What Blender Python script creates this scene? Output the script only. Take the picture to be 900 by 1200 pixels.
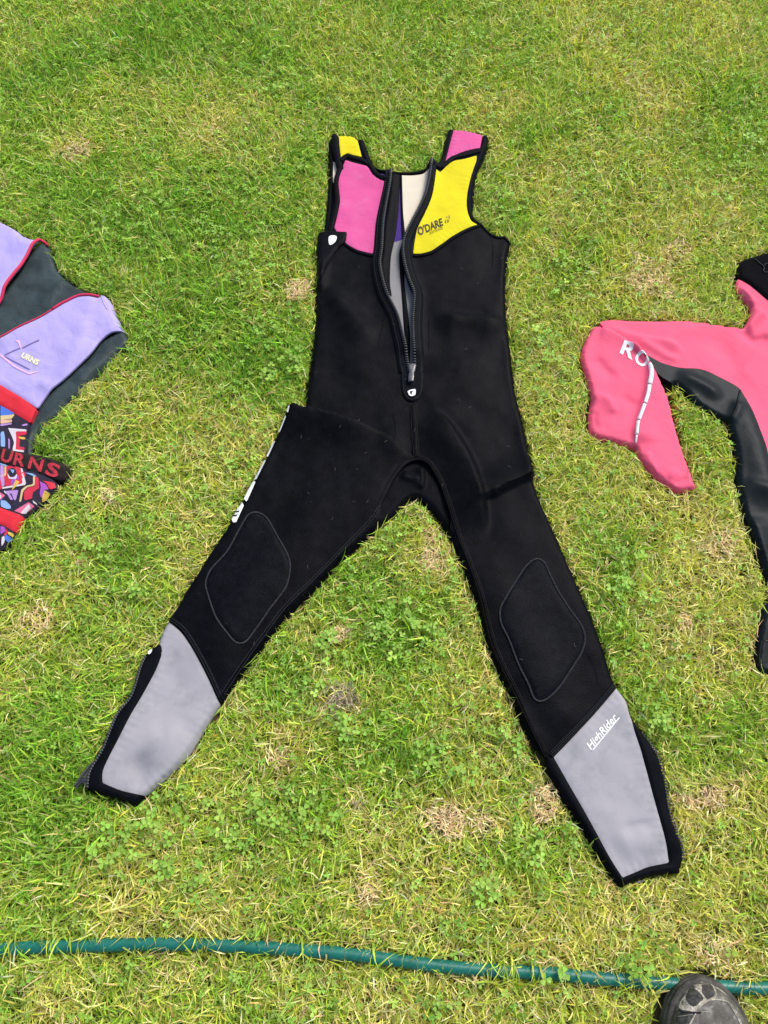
import bpy, bmesh, math, random
import numpy as np
from mathutils import Vector, geometry

for o in list(bpy.data.objects):
    bpy.data.objects.remove(o, do_unlink=True)
scene = bpy.context.scene
col = scene.collection
R = math.radians

# ------------------------------------------------------------------ camera
CAM_H, PITCH, FOC = 1.22, 66.0, 901.0          # height (m), degrees below horizon, focal length in photo pixels
cam_d = bpy.data.cameras.new('camera')
cam_d.sensor_fit = 'VERTICAL'
cam_d.sensor_height = 36.0
cam_d.lens = FOC / 1200.0 * 36.0
cam_d.clip_start, cam_d.clip_end = 0.02, 100.0
cam = bpy.data.objects.new('camera', cam_d)
col.objects.link(cam)
cam.location = (0, 0, CAM_H)
cam.rotation_euler = (R(90 - PITCH), 0, 0)
scene.camera = cam

# ------------------------------------------------------------------ light
SUN_EL, SUN_AZ = 50.0, 42.0                    # elevation; azimuth clockwise from +Y
world = bpy.data.worlds.new('World')
scene.world = world
world.use_nodes = True
wn = world.node_tree
wn.nodes.clear()
sky = wn.nodes.new('ShaderNodeTexSky')
sky.sky_type = 'NISHITA'
sky.sun_disc = False
sky.sun_elevation = R(SUN_EL)
sky.sun_rotation = R(SUN_AZ)
sky.air_density = 1.0
sky.dust_density = 3.0
sky.ozone_density = 1.0
bg = wn.nodes.new('ShaderNodeBackground')
bg.inputs['Strength'].default_value = 0.085
wo = wn.nodes.new('ShaderNodeOutputWorld')
wn.links.new(sky.outputs[0], bg.inputs[0])
wn.links.new(bg.outputs[0], wo.inputs[0])
sun_d = bpy.data.lights.new('sun', 'SUN')
sun_d.energy = 1.5
sun_d.angle = R(20)
sun_d.color = (1.0, 0.975, 0.93)
sun = bpy.data.objects.new('sun', sun_d)
col.objects.link(sun)
sdir = Vector((math.sin(R(SUN_AZ)) * math.cos(R(SUN_EL)), math.cos(R(SUN_AZ)) * math.cos(R(SUN_EL)), math.sin(R(SUN_EL))))
sun.rotation_euler = sdir.to_track_quat('Z', 'Y').to_euler()
sun.location = sdir * 5

scene.view_settings.view_transform = 'Standard'
scene.view_settings.look = 'None'
scene.view_settings.gamma = 1.0
scene.view_settings.exposure = 1.16
scene.view_settings.use_curve_mapping = False

rng = np.random.default_rng(11)
random.seed(5)

# ------------------------------------------------------------------ helpers: plan coordinates
def G(p, z=0.02):
    """plan coordinates (photo pixels) -> point (x, y) on the lawn at height z"""
    p = np.asarray(p, float)
    dx = (p[..., 0] - 450.0) / FOC
    dy = -(p[..., 1] - 600.0) / FOC
    a = R(90 - PITCH)
    wy = dy * math.cos(a) + math.sin(a)
    wz = dy * math.sin(a) - math.cos(a)
    t = (z - CAM_H) / wz
    return np.stack([dx * t, wy * t], -1)

def curve(pts, closed=False, step=3.0):
    """smooth line through points; a third value 1 marks a sharp corner"""
    P = [np.array(q[:2], float) for q in pts]
    C = [len(q) > 2 and q[2] == 1 for q in pts]
    n = len(P)
    out = []
    m = n if closed else n - 1
    for i in range(m):
        p1, p2 = P[i], P[(i + 1) % n]
        if closed or i > 0: p0 = P[(i - 1) % n]
        else: p0 = p1
        if closed or i + 2 < n: p3 = P[(i + 2) % n]
        else: p3 = p2
        if C[i]: p0 = p1
        if C[(i + 1) % n]: p3 = p2
        L = np.linalg.norm(p2 - p1)
        k = max(1, int(round(L / step)))
        m1 = (p2 - p0) * 0.5
        m2 = (p3 - p1) * 0.5
        for m_ in (m1, m2):
            l = np.linalg.norm(m_)
            if l > L: m_ *= L / l
        for j in range(k):
            t = j / k
            h00 = 2*t**3 - 3*t**2 + 1; h10 = t**3 - 2*t**2 + t
            h01 = -2*t**3 + 3*t**2; h11 = t**3 - t**2
            out.append(h00*p1 + h10*m1 + h01*p2 + h11*m2)
    if not closed: out.append(P[-1])
    return np.array(out)

def W(pts, closed=False, step=3.0, z=0.02):
    return G(curve(pts, closed, step), z)

def resample(P, step, closed):
    Q = np.vstack([P, P[:1]]) if closed else P
    d = np.r_[0, np.cumsum(np.linalg.norm(np.diff(Q, axis=0), axis=1))]
    n = max(3, int(round(d[-1] / step)))
    s = np.linspace(0, d[-1], n + 1)
    if closed: s = s[:-1]
    return np.stack([np.interp(s, d, Q[:, 0]), np.interp(s, d, Q[:, 1])], -1)

def inside(P, poly):
    x, y = P[:, 0], P[:, 1]
    r = np.zeros(len(P), bool)
    bb = (x >= poly[:, 0].min()) & (x <= poly[:, 0].max()) & (y >= poly[:, 1].min()) & (y <= poly[:, 1].max())
    idx = np.nonzero(bb)[0]
    if len(idx) == 0: return r
    x, y = x[idx], y[idx]
    c = np.zeros(len(idx), bool)
    a = poly; b = np.roll(poly, -1, 0)
    for i in range(len(poly)):
        if a[i, 1] == b[i, 1]: continue
        cond = (a[i, 1] > y) != (b[i, 1] > y)
        xi = (b[i, 0] - a[i, 0]) * (y - a[i, 1]) / (b[i, 1] - a[i, 1]) + a[i, 0]
        c ^= cond & (x < xi)
    r[idx] = c
    return r

def seg_dist(P, line, closed=False):
    """distance, signed side (+ left of travel) and 0..1 position along the line"""
    A = line if closed else line[:-1]
    B = np.roll(line, -1, 0) if closed else line[1:]
    L = np.linalg.norm(B - A, axis=1)
    cum = np.r_[0, np.cumsum(L)]
    best = np.full(len(P), 1e9); side = np.zeros(len(P)); tt = np.zeros(len(P))
    for i in range(len(A)):
        if L[i] < 1e-9: continue
        e = (B[i] - A[i]) / L[i]
        v = P - A[i]
        t = np.clip(v @ e, 0, L[i])
        d = np.hypot(v[:, 0] - e[0]*t, v[:, 1] - e[1]*t)
        k = d < best
        best[k] = d[k]
        side[k] = np.sign(e[0]*v[k, 1] - e[1]*v[k, 0])
        tt[k] = (cum[i] + t[k]) / cum[-1]
    return best, side, tt

_tab = np.random.default_rng(3).random((256, 256))
def vnoise(P, scale, seed=0):
    u = P[:, 0] / scale + 17.3 * seed + 1000; v = P[:, 1] / scale + 31.7 * seed + 1000
    iu = np.floor(u).astype(int); iv = np.floor(v).astype(int)
    fu = u - iu; fv = v - iv
    fu = fu*fu*(3 - 2*fu); fv = fv*fv*(3 - 2*fv)
    g = lambda a, b: _tab[a & 255, b & 255]
    return (g(iu, iv)*(1-fu) + g(iu+1, iv)*fu)*(1-fv) + (g(iu, iv+1)*(1-fu) + g(iu+1, iv+1)*fu)*fv
def fbm(P, scale, seed=0, octv=3):
    s = 0; a = 1; t = 0
    for k in range(octv):
        s = s + a * vnoise(P, scale / 2**k, seed + k*7); t += a; a *= 0.5
    return s / t

class Surf:
    """height of a cloth lying on the lawn: rounded rim, soft undulation and drawn folds"""
    def __init__(s, outline, zb=0.008, T=0.014, r=0.012, ridges=(), noise=0.003, nscale=0.09, seed=1):
        s.o, s.zb, s.T, s.r, s.noise, s.ns, s.seed = outline, zb, T, r, noise, nscale, seed
        s.rid = []
        for q in ridges:
            path, h, wl, wr = q[:4]
            fade = q[4] if len(q) > 4 else 0.3
            s.rid.append((W(path, step=6), h, wl, wr, fade))
    def __call__(s, P):
        d, _, _ = seg_dist(P, s.o, True)
        d = np.where(inside(P, s.o), d, 0)
        q = np.clip(d / s.r, 0, 1)
        prof = np.sqrt(1 - (1 - q)**2)
        z = s.zb + s.T * prof
        env = np.clip(d / 0.02, 0, 1)
        z = z + env * s.noise * 2 * (fbm(P, s.ns, s.seed, 3) - 0.5)
        z = z + np.clip(d / 0.01, 0, 1) * 0.0005 * (fbm(P, 0.012, s.seed + 5, 2) - 0.5)
        for line, h, wl, wr, fade in s.rid:
            dd, sd, t = seg_dist(P, line)
            w = np.where(sd > 0, wl, wr)
            f = np.clip(t / fade, 0, 1) * np.clip((1 - t) / fade, 0, 1) if fade > 0 else 1.0
            f = f*f*(3 - 2*f) if fade > 0 else 1.0
            z = z + h * f * np.exp(-(dd / w)**2) * (0.25 + 0.75 * prof)
        return z

# ------------------------------------------------------------------ helpers: objects
def empty(name, xy, label, cat, group=None, z=0.0):
    o = bpy.data.objects.new(name, None)
    col.objects.link(o)
    o.location = (xy[0], xy[1], z)
    o.empty_display_size = 0.05
    o['label'] = label; o['category'] = cat
    if group: o['group'] = group
    return o

def mesh_obj(name, V, F, mat, parent=None, smooth=True, label=None, kind=None):
    V = np.asarray(V, float).copy()
    root = parent
    off = np.zeros(3)
    while root is not None:
        off += np.array(root.location); root = root.parent
    V -= off
    me = bpy.data.meshes.new(name)
    me.from_pydata(V.tolist(), [], [list(map(int, f)) for f in F])
    if smooth: me.polygons.foreach_set('use_smooth', [True] * len(me.polygons))
    me.materials.append(mat)
    me.update()
    o = bpy.data.objects.new(name, me)
    col.objects.link(o)
    if parent is not None: o.parent = parent
    if label: o['label'] = label
    if kind: o['kind'] = kind
    return o

def sheet(name, poly, surf, mat, parent, off=0.0, res=0.005, skirt=0.012, rb=0.0, drop=0.0, label=None, kind=None, floor=0.003, pucker=0.0):
    """a panel of cloth: triangulated plan outline laid on the surface, with a real edge"""
    B = resample(poly, res, True)
    x0, y0 = B.min(0); x1, y1 = B.max(0)
    gx, gy = np.meshgrid(np.arange(x0, x1 + res, res), np.arange(y0, y1 + res, res * 0.866))
    gx = gx + (np.arange(gx.shape[0]) % 2)[:, None] * res * 0.5
    I = np.stack([gx.ravel(), gy.ravel()], -1)
    I = I[inside(I, B)]
    if len(I):
        d, _, _ = seg_dist(I, B, True)
        I = I[d > res * 0.55]
    P = np.vstack([B, I]) if len(I) else B
    nb = len(B)
    vs, es, fs, *_ = geometry.delaunay_2d_cdt([Vector(p) for p in P.tolist()], [], [list(range(nb))], 1, 1e-7)
    Q = np.array([[v[0], v[1]] for v in vs])
    z = surf(Q) + off
    if rb > 0:
        d, _, _ = seg_dist(Q, B, True)
        q = np.clip(d / rb, 0, 1)
        z = z - drop * (1 - np.sqrt(1 - (1 - q)**2))
    if pucker > 0:
        d, _, t = seg_dist(Q, B, True)
        per = np.linalg.norm(np.diff(B, axis=0), axis=1).sum()
        z = z + pucker * np.exp(-d / 0.010) * np.minimum(d / 0.003, 1) * (np.sin(t * per / 0.011 * 6.283) * fbm(Q, 0.03, 8, 2) * 1.6)
        z = z + pucker * 2.0 * np.minimum(d / 0.01, 1) * (fbm(Q, 0.035, 18, 3) - 0.5)
    F = []
    for f in fs:
        a, b, c = f[:3]
        s = (Q[b, 0]-Q[a, 0])*(Q[c, 1]-Q[a, 1]) - (Q[b, 1]-Q[a, 1])*(Q[c, 0]-Q[a, 0])
        F.append((a, b, c) if s > 0 else (a, c, b))
    V = np.column_stack([Q, z])
    if skirt > 0:
        zb = surf(B) + off
        if rb > 0: zb = zb - drop
        n0 = len(V)
        top = np.column_stack([B, zb]); bot = np.column_stack([B, np.maximum(zb - skirt, np.minimum(floor, zb - 0.0002))])
        V = np.vstack([V, top, bot])
        ar = 0.5 * np.sum(B[:, 0]*np.roll(B[:, 1], -1) - np.roll(B[:, 0], -1)*B[:, 1])
        for i in range(nb):
            j = (i + 1) % nb
            q = (n0+i, n0+nb+i, n0+nb+j, n0+j)
            F.append(q if ar > 0 else q[::-1])
    return mesh_obj(name, V, F, mat, parent, True, label, kind)

def ribbon(name, path, width, surf, mat, parent, off=0.0012, dome=0.001, step=0.004, closed=False, label=None):
    P = resample(path, step, closed)
    n = len(P)
    if closed: T = np.roll(P, -1, 0) - np.roll(P, 1, 0)
    else: T = np.gradient(P, axis=0)
    T /= np.linalg.norm(T, axis=1)[:, None] + 1e-12
    N = np.stack([-T[:, 1], T[:, 0]], -1)
    us = np.array([-1.0, -0.92, -0.45, 0, 0.45, 0.92, 1.0])
    hz = np.array([-0.0035, 0.0, 0.75*dome, dome, 0.75*dome, 0.0, -0.0035])
    wv = np.broadcast_to(np.asarray(width, float), (n,)) * 0.5
    V = []
    for k, u in enumerate(us):
        Q = P + N * (u * wv)[:, None]
        V.append(np.column_stack([Q, surf(Q) + off + hz[k]]))
    m = len(us)
    V = np.stack(V, 1).reshape(-1, 3)
    F = []
    for i in range(n if closed else n - 1):
        j = (i + 1) % n
        for k in range(m - 1):
            F.append((i*m+k, j*m+k, j*m+k+1, i*m+k+1)[::-1])
    if not closed:
        F.append(tuple(range(m))[::-1]); F.append(tuple((n-1)*m + k for k in range(m)))
    return mesh_obj(name, V, F, mat, parent, True, label)

def tube(name, P, rad, mat, parent=None, n=8, closed=False, label=None, kind=None):
    P = np.asarray(P, float)
    rad = np.broadcast_to(np.asarray(rad, float), (len(P),))
    T = np.roll(P, -1, 0) - np.roll(P, 1, 0) if closed else np.gradient(P, axis=0)
    T /= np.linalg.norm(T, axis=1)[:, None] + 1e-12
    up = np.array([0, 0, 1.0])
    S = np.cross(T, up); l = np.linalg.norm(S, axis=1)[:, None]
    S = np.where(l > 1e-6, S / np.maximum(l, 1e-9), np.array([1.0, 0, 0]))
    U = np.cross(S, T)
    a = np.linspace(0, 2*math.pi, n, endpoint=False)
    V = P[:, None, :] + rad[:, None, None] * (np.cos(a)[None, :, None]*S[:, None, :] + np.sin(a)[None, :, None]*U[:, None, :])
    m = len(P)
    F = []
    for i in range(m if closed else m - 1):
        j = (i + 1) % m
        for k in range(n):
            k2 = (k + 1) % n
            F.append((i*n+k, i*n+k2, j*n+k2, j*n+k)[::-1])
    if not closed:
        F.append(tuple(range(n))); F.append(tuple((m-1)*n + k for k in range(n))[::-1])
    return mesh_obj(name, V.reshape(-1, 3), F, mat, parent, True, label, kind)

def bits(name, C, D, size, mat, parent, label=None, kind='stuff', up=None):
    """many little elongated beads (stitches, zip teeth) joined in one mesh: centres C, directions D, size (half length, half width, half height)"""
    C = np.asarray(C, float); D = np.asarray(D, float)
    D = D / (np.linalg.norm(D, axis=1)[:, None] + 1e-12)
    S = np.stack([-D[:, 1], D[:, 0], np.zeros(len(D))], -1)
    S /= np.linalg.norm(S, axis=1)[:, None] + 1e-12
    Up = np.cross(D, S)
    tpl = [(-1, 0, -.2), (-.6, -1, 0), (-.6, 0, 1), (-.6, 1, 0), (.6, -1, 0), (.6, 0, 1), (.6, 1, 0), (1, 0, -.2)]
    V = np.stack([C + D*(t[0]*size[0]) + S*(t[1]*size[1]) + Up*(t[2]*size[2]) for t in tpl], 1).reshape(-1, 3)
    f0 = [(0, 1, 2), (0, 2, 3), (1, 4, 5, 2), (2, 5, 6, 3), (7, 5, 4), (7, 6, 5)]
    F = []
    for i in range(len(C)):
        for f in f0: F.append(tuple(i*8 + k for k in f[::-1]))
    return mesh_obj(name, V, F, mat, parent, True, label, kind)

def along(path, pitch, closed=False):
    P = resample(path, pitch, closed)
    T = np.roll(P, -1, 0) - np.roll(P, 1, 0) if closed else np.gradient(P, axis=0)
    T /= np.linalg.norm(T, axis=1)[:, None] + 1e-12
    return P, T

def stitch(name, path, surf, mat, parent, off=0.001, pitch=0.003, hl=0.0016, hw=0.0006, ang=25, shift=0.0, closed=False):
    P, T = along(path, pitch, closed)
    N = np.stack([-T[:, 1], T[:, 0]], -1)
    P = P + N * shift
    a = R(ang)
    D2 = T * math.cos(a) + N * math.sin(a)
    z = surf(P) + off
    z2 = surf(P + T * 0.002) + off
    D = np.column_stack([D2, (z2 - z) / 0.002 * math.cos(a)])
    return bits(name, np.column_stack([P, z]), D, (hl, hw, hw), mat, parent)

def overlock(name, path, surf, mat, parent, off=0.0012, width=0.0036, pitch=0.0016, closed=True):
    """a corded edge seam: close slanting threads laid across a low cord"""
    P, T = along(path, pitch, closed)
    N = np.stack([-T[:, 1], T[:, 0]], -1)
    D2 = T * 0.55 + N * 0.83
    z = surf(P) + off
    return bits(name, np.column_stack([P, z]), np.column_stack([D2, np.zeros(len(P))]), (width*0.5, 0.0008, 0.0012), mat, parent)

def text(name, body, p0, p1, hgt, surf, mat, parent, off=0.0012, shear=0.0, weight=0.0, label=None, squash=None):
    """lettering whose baseline runs p0 -> p1 (plan pixels), capital height hgt pixels"""
    cu = bpy.data.curves.new(name, 'FONT')
    cu.body = body; cu.size = 1.0; cu.shear = shear; cu.offset = weight; cu.resolution_u = 3
    ob = bpy.data.objects.new(name, cu); col.objects.link(ob)
    dg = bpy.context.evaluated_depsgraph_get()
    me = bpy.data.meshes.new_from_object(ob.evaluated_get(dg))
    bpy.data.objects.remove(ob, do_unlink=True); bpy.data.curves.remove(cu)
    bm = bmesh.new(); bm.from_mesh(me); bpy.data.meshes.remove(me)
    bmesh.ops.triangulate(bm, faces=bm.faces[:])
    for _ in range(2):
        bmesh.ops.subdivide_edges(bm, edges=[e for e in bm.edges if e.calc_length() > 0.12], cuts=1, use_grid_fill=False)
        bmesh.ops.triangulate(bm, faces=bm.faces[:])
    V = np.array([v.co[:] for v in bm.verts]); F = [[v.index for v in f.verts] for f in bm.faces]
    bm.free()
    x0, x1 = V[:, 0].min(), V[:, 0].max()
    u = (V[:, 0] - x0) / (x1 - x0); v = V[:, 1] / 0.7
    p0 = np.array(p0, float); p1 = np.array(p1, float)
    e = p1 - p0; nrm = np.array([e[1], -e[0]]) / np.linalg.norm(e)
    Q = G(p0 + u[:, None]*e + v[:, None]*hgt*nrm)
    V3 = np.column_stack([Q, surf(Q) + off])
    FF = []
    for a, b, c in F:
        s = (Q[b, 0]-Q[a, 0])*(Q[c, 1]-Q[a, 1]) - (Q[b, 1]-Q[a, 1])*(Q[c, 0]-Q[a, 0])
        FF.append((a, b, c) if s > 0 else (a, c, b))
    return mesh_obj(name, V3, FF, mat, parent, False, label)

def patch(name, pts, surf, mat, parent, off=0.0008, smooth=False, res=0.004, label=None):
    poly = W(pts, True, 2.0) if smooth else G(np.array([q[:2] for q in pts], float))
    return sheet(name, poly, surf, mat, parent, off, res, 0.0006, label=label)

# ------------------------------------------------------------------ materials
def new_mat(name):
    m = bpy.data.materials.new(name); m.use_nodes = True
    nt = m.node_tree; nt.nodes.clear()
    out = nt.nodes.new('ShaderNodeOutputMaterial')
    b = nt.nodes.new('ShaderNodeBsdfPrincipled')
    nt.links.new(b.outputs[0], out.inputs[0])
    return m, nt, b

def fabric(name, c, rough=0.75, sheen=0.0, mott=0.12, mscale=30.0, bump=0.25, bscale=900.0, lint=0.0, sheen_rough=0.5, spec=0.3, stain=0.0, stain_c=(0.2, 0.2, 0.2), wrinkle=0.0, sscale=14.0):
    m, nt, b = new_mat(name)
    N, L = nt.nodes.new, nt.links.new
    geo = N('ShaderNodeNewGeometry')
    n1 = N('ShaderNodeTexNoise'); n1.inputs['Scale'].default_value = mscale; n1.inputs['Detail'].default_value = 5
    L(geo.outputs['Position'], n1.inputs['Vector'])
    n2 = N('ShaderNodeTexNoise'); n2.inputs['Scale'].default_value = bscale; n2.inputs['Detail'].default_value = 2
    L(geo.outputs['Position'], n2.inputs['Vector'])
    rmp = N('ShaderNodeMapRange'); rmp.inputs[1].default_value = 0.3; rmp.inputs[2].default_value = 0.7
    rmp.inputs[3].default_value = 1 - mott; rmp.inputs[4].default_value = 1 + mott
    L(n1.outputs[0], rmp.inputs[0])
    rm2 = N('ShaderNodeMapRange'); rm2.inputs[1].default_value = 0.3; rm2.inputs[2].default_value = 0.7
    rm2.inputs[3].default_value = 1 - mott*0.8; rm2.inputs[4].default_value = 1 + mott*0.8
    L(n2.outputs[0], rm2.inputs[0])
    mu = N('ShaderNodeMath'); mu.operation = 'MULTIPLY'
    L(rmp.outputs[0], mu.inputs[0]); L(rm2.outputs[0], mu.inputs[1])
    hs = N('ShaderNodeVectorMath'); hs.operation = 'SCALE'; hs.inputs[0].default_value = c
    L(mu.outputs[0], hs.inputs['Scale'])
    cur = hs.outputs[0]
    if stain > 0:
        n4 = N('ShaderNodeTexNoise'); n4.inputs['Scale'].default_value = sscale; n4.inputs['Detail'].default_value = 7; n4.inputs['Roughness'].default_value = 0.65
        L(geo.outputs['Position'], n4.inputs['Vector'])
        r4 = N('ShaderNodeMapRange'); r4.inputs[1].default_value = 0.5; r4.inputs[2].default_value = 0.75; r4.inputs[4].default_value = stain
        L(n4.outputs[0], r4.inputs[0])
        mx = N('ShaderNodeMixRGB'); L(r4.outputs[0], mx.inputs[0]); L(cur, mx.inputs[1]); mx.inputs[2].default_value = (*stain_c, 1)
        cur = mx.outputs[0]
    if lint > 0:
        vo = N('ShaderNodeTexVoronoi'); vo.inputs['Scale'].default_value = 210; vo.inputs['Randomness'].default_value = 1
        L(geo.outputs['Position'], vo.inputs['Vector'])
        n3 = N('ShaderNodeTexNoise'); n3.inputs['Scale'].default_value = 55; n3.inputs['Detail'].default_value = 3
        L(geo.outputs['Position'], n3.inputs['Vector'])
        th = N('ShaderNodeMapRange'); th.inputs[1].default_value = 0.5; th.inputs[2].default_value = 0.8; th.inputs[3].default_value = 0.0; th.inputs[4].default_value = 0.22
        L(n3.outputs[0], th.inputs[0])
        lt = N('ShaderNodeMath'); lt.operation = 'LESS_THAN'
        L(vo.outputs['Distance'], lt.inputs[0]); L(th.outputs[0], lt.inputs[1])
        mm = N('ShaderNodeMath'); mm.operation = 'MULTIPLY'; mm.inputs[1].default_value = lint
        L(lt.outputs[0], mm.inputs[0])
        mx = N('ShaderNodeMixRGB'); L(mm.outputs[0], mx.inputs[0]); L(cur, mx.inputs[1]); mx.inputs[2].default_value = (0.35, 0.33, 0.3, 1)
        cur = mx.outputs[0]
    L(cur, b.inputs['Base Color'])
    b.inputs['Roughness'].default_value = rough
    b.inputs['Specular IOR Level'].default_value = spec
    b.inputs['Sheen Weight'].default_value = sheen
    b.inputs['Sheen Roughness'].default_value = sheen_rough
    bp = N('ShaderNodeBump'); bp.inputs['Strength'].default_value = bump; bp.inputs['Distance'].default_value = 0.0006
    L(n2.outputs[0], bp.inputs['Height'])
    last = bp
    if wrinkle > 0:
        n5 = N('ShaderNodeTexNoise'); n5.inputs['Scale'].default_value = 28; n5.inputs['Detail'].default_value = 4; n5.inputs['Distortion'].default_value = 0.8
        L(geo.outputs['Position'], n5.inputs['Vector'])
        b5 = N('ShaderNodeBump'); b5.inputs['Strength'].default_value = wrinkle; b5.inputs['Distance'].default_value = 0.012
        L(n5.outputs[0], b5.inputs['Height']); L(bp.outputs[0], b5.inputs['Normal']); last = b5
    L(last.outputs[0], b.inputs['Normal'])
    return m

M = {}
M['black'] = fabric('black_neoprene', (0.0023, 0.0025, 0.0040), 0.5, 0.016, 0.45, 60, 0.9, 520, lint=0.09, spec=0.042, wrinkle=0.0, sheen_rough=0.35)
M['pad'] = fabric('knee_pad_neoprene', (0.0032, 0.0036, 0.0056), 0.55, 0.035, 0.4, 90, 0.9, 420, lint=0.06, spec=0.045, sheen_rough=0.35)
M['bind'] = fabric('black_binding_tape', (0.0028, 0.0034, 0.0054), 0.55, 0.01, 0.25, 60, 0.5, 1100, spec=0.035)
M['thread'] = fabric('black_thread', (0.034, 0.034, 0.039), 0.7, 0.03, 0.3, 200, 0.2, 1200, spec=0.15)
M['thread_brown'] = fabric('brown_black_thread', (0.02, 0.016, 0.014), 0.8, 0.03, 0.3, 200, 0.2, 1200, spec=0.1)
M['grey'] = fabric('grey_neoprene', (0.31, 0.298, 0.318), 0.8, 0.04, 0.04, 25, 0.35, 700, stain=0.85, stain_c=(0.205, 0.21, 0.225), spec=0.15, sscale=22)
M['lining_grey'] = fabric('grey_lining', (0.22, 0.215, 0.215), 0.85, 0.03, 0.06, 40, 0.3, 900, spec=0.15)
M['cream'] = fabric('cream_lining', (0.64, 0.57, 0.45), 0.85, 0.03, 0.04, 25, 0.3, 900, spec=0.15)
M['purple'] = fabric('purple_lining', (0.05, 0.022, 0.17), 0.8, 0.03, 0.08, 60, 0.3, 900, spec=0.15)
M['pink'] = fabric('pink_neoprene', (0.58, 0.085, 0.25), 0.75, 0.02, 0.04, 25, 0.3, 800, stain=0.6, stain_c=(0.58, 0.15, 0.31), spec=0.12, sscale=20)
M['yellow'] = fabric('yellow_neoprene', (0.61, 0.53, 0.014), 0.75, 0.0, 0.04, 25, 0.3, 800, stain=0.7, stain_c=(0.56, 0.42, 0.012), spec=0.1, sscale=20)
M['print_black'] = fabric('faded_black_print', (0.03, 0.025, 0.008), 0.7, 0, 0.5, 300, 0.1, 900, stain=0.7, stain_c=(0.30, 0.24, 0.01), sscale=160)
M['print_faint'] = fabric('worn_black_print', (0.22, 0.17, 0.01), 0.7, 0, 0.4, 300, 0.1, 900)
M['white'] = fabric('white_print', (0.75, 0.75, 0.75), 0.6, 0, 0.05, 60, 0.1, 900)
M['zip'] = fabric('black_zip_plastic', (0.035, 0.037, 0.042), 0.4, 0, 0.2, 200, 0.05, 900, spec=0.4)
M['metal'] = fabric('dull_zip_metal', (0.045, 0.045, 0.05), 0.35, 0, 0.2, 200, 0.05, 900, spec=0.6)
M['lint'] = fabric('pale_lint', (0.12, 0.115, 0.105), 0.9, 0, 0.2, 100, 0.0, 900)
M['lav'] = fabric('lavender_nylon', (0.37, 0.315, 0.62), 0.6, 0.04, 0.05, 30, 0.15, 1200, spec=0.15, wrinkle=0.25)
M['vest_in'] = fabric('charcoal_rubber_lining', (0.030, 0.044, 0.047), 0.5, 0.0, 0.3, 30, 0.25, 700, lint=0.15, spec=0.18, wrinkle=0.25)
M['red'] = fabric('red_webbing', (0.56, 0.022, 0.035), 0.7, 0.03, 0.08, 60, 0.4, 1100, spec=0.15)
M['pinkpipe'] = fabric('crimson_piping', (0.55, 0.03, 0.09), 0.6, 0.03, 0.1, 60, 0.3, 900, spec=0.15)
M['vest_dark'] = fabric('dark_print_cloth', (0.025, 0.019, 0.035), 0.7, 0.02, 0.2, 60, 0.3, 1000, spec=0.15)
M['band'] = fabric('dark_woven_elastic', (0.018, 0.014, 0.013), 0.85, 0.03, 0.3, 120, 0.8, 500, spec=0.1)
M['band_red'] = fabric('red_woven_letters', (0.36, 0.03, 0.045), 0.85, 0.03, 0.35, 260, 0.8, 500, spec=0.1)
M['jpink'] = fabric('coral_pink_shell', (0.72, 0.095, 0.175), 0.65, 0.03, 0.03, 30, 0.12, 1300, spec=0.15, wrinkle=0.12)
M['jblack'] = fabric('black_rubber_panel', (0.0060, 0.010, 0.012), 0.45, 0.0, 0.2, 30, 0.2, 700, lint=0.04, spec=0.09, wrinkle=0.1)
M['fleece'] = fabric('black_fleece', (0.0022, 0.0022, 0.003), 0.9, 0.02, 0.4, 120, 1.0, 400, lint=0.12, spec=0.05)
PRINT = dict(blue=(0.08, 0.2, 0.75), cream=(0.8, 0.6, 0.3), peach=(0.85, 0.5, 0.35), lilac=(0.55, 0.32, 0.72), pale=(0.3, 0.5, 0.85),
             white=(0.8, 0.74, 0.78), red=(0.75, 0.03, 0.07), yellow=(0.85, 0.55, 0.1), violet=(0.45, 0.1, 0.55), ink=(0.02, 0.02, 0.035), pinkp=(0.8, 0.16, 0.3))
for k, c in PRINT.items():
    M['p_' + k] = fabric('printed_' + k, tuple(0.68*x for x in c), 0.7, 0.05, 0.06, 60, 0.3, 1000)

# ------------------------------------------------------------------ the ground
gm, nt, b = new_mat('soil_and_thatch')
N, L = nt.nodes.new, nt.links.new
geo = N('ShaderNodeNewGeometry')
n1 = N('ShaderNodeTexNoise'); n1.inputs['Scale'].default_value = 9; n1.inputs['Detail'].default_value = 8; L(geo.outputs['Position'], n1.inputs['Vector'])
n2 = N('ShaderNodeTexNoise'); n2.inputs['Scale'].default_value = 260; n2.inputs['Detail'].default_value = 4; L(geo.outputs['Position'], n2.inputs['Vector'])
cr = N('ShaderNodeValToRGB'); L(n1.outputs[0], cr.inputs[0])
cr.color_ramp.elements[0].position = 0.35; cr.color_ramp.elements[0].color = (0.06, 0.08, 0.015, 1)
cr.color_ramp.elements[1].position = 0.7; cr.color_ramp.elements[1].color = (0.18, 0.15, 0.05, 1)
mx = N('ShaderNodeMixRGB'); mx.blend_type = 'MULTIPLY'; mx.inputs[0].default_value = 0.7
L(cr.outputs[0], mx.inputs[1]); L(n2.outputs[1], mx.inputs[2]); L(mx.outputs[0], b.inputs['Base Color'])
b.inputs['Roughness'].default_value = 0.95
bp = N('ShaderNodeBump'); bp.inputs['Strength'].default_value = 0.8; bp.inputs['Distance'].default_value = 0.004
L(n2.outputs[0], bp.inputs['Height']); L(bp.outputs[0], b.inputs['Normal'])
gx = np.linspace(-6, 6, 121); gy = np.linspace(-5, 8, 131)
XX, YY = np.meshgrid(gx, gy)
PP = np.stack([XX.ravel(), YY.ravel()], -1)
zz = -0.004 + 0.006 * (fbm(PP, 0.5, 4) - 0.5)
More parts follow.
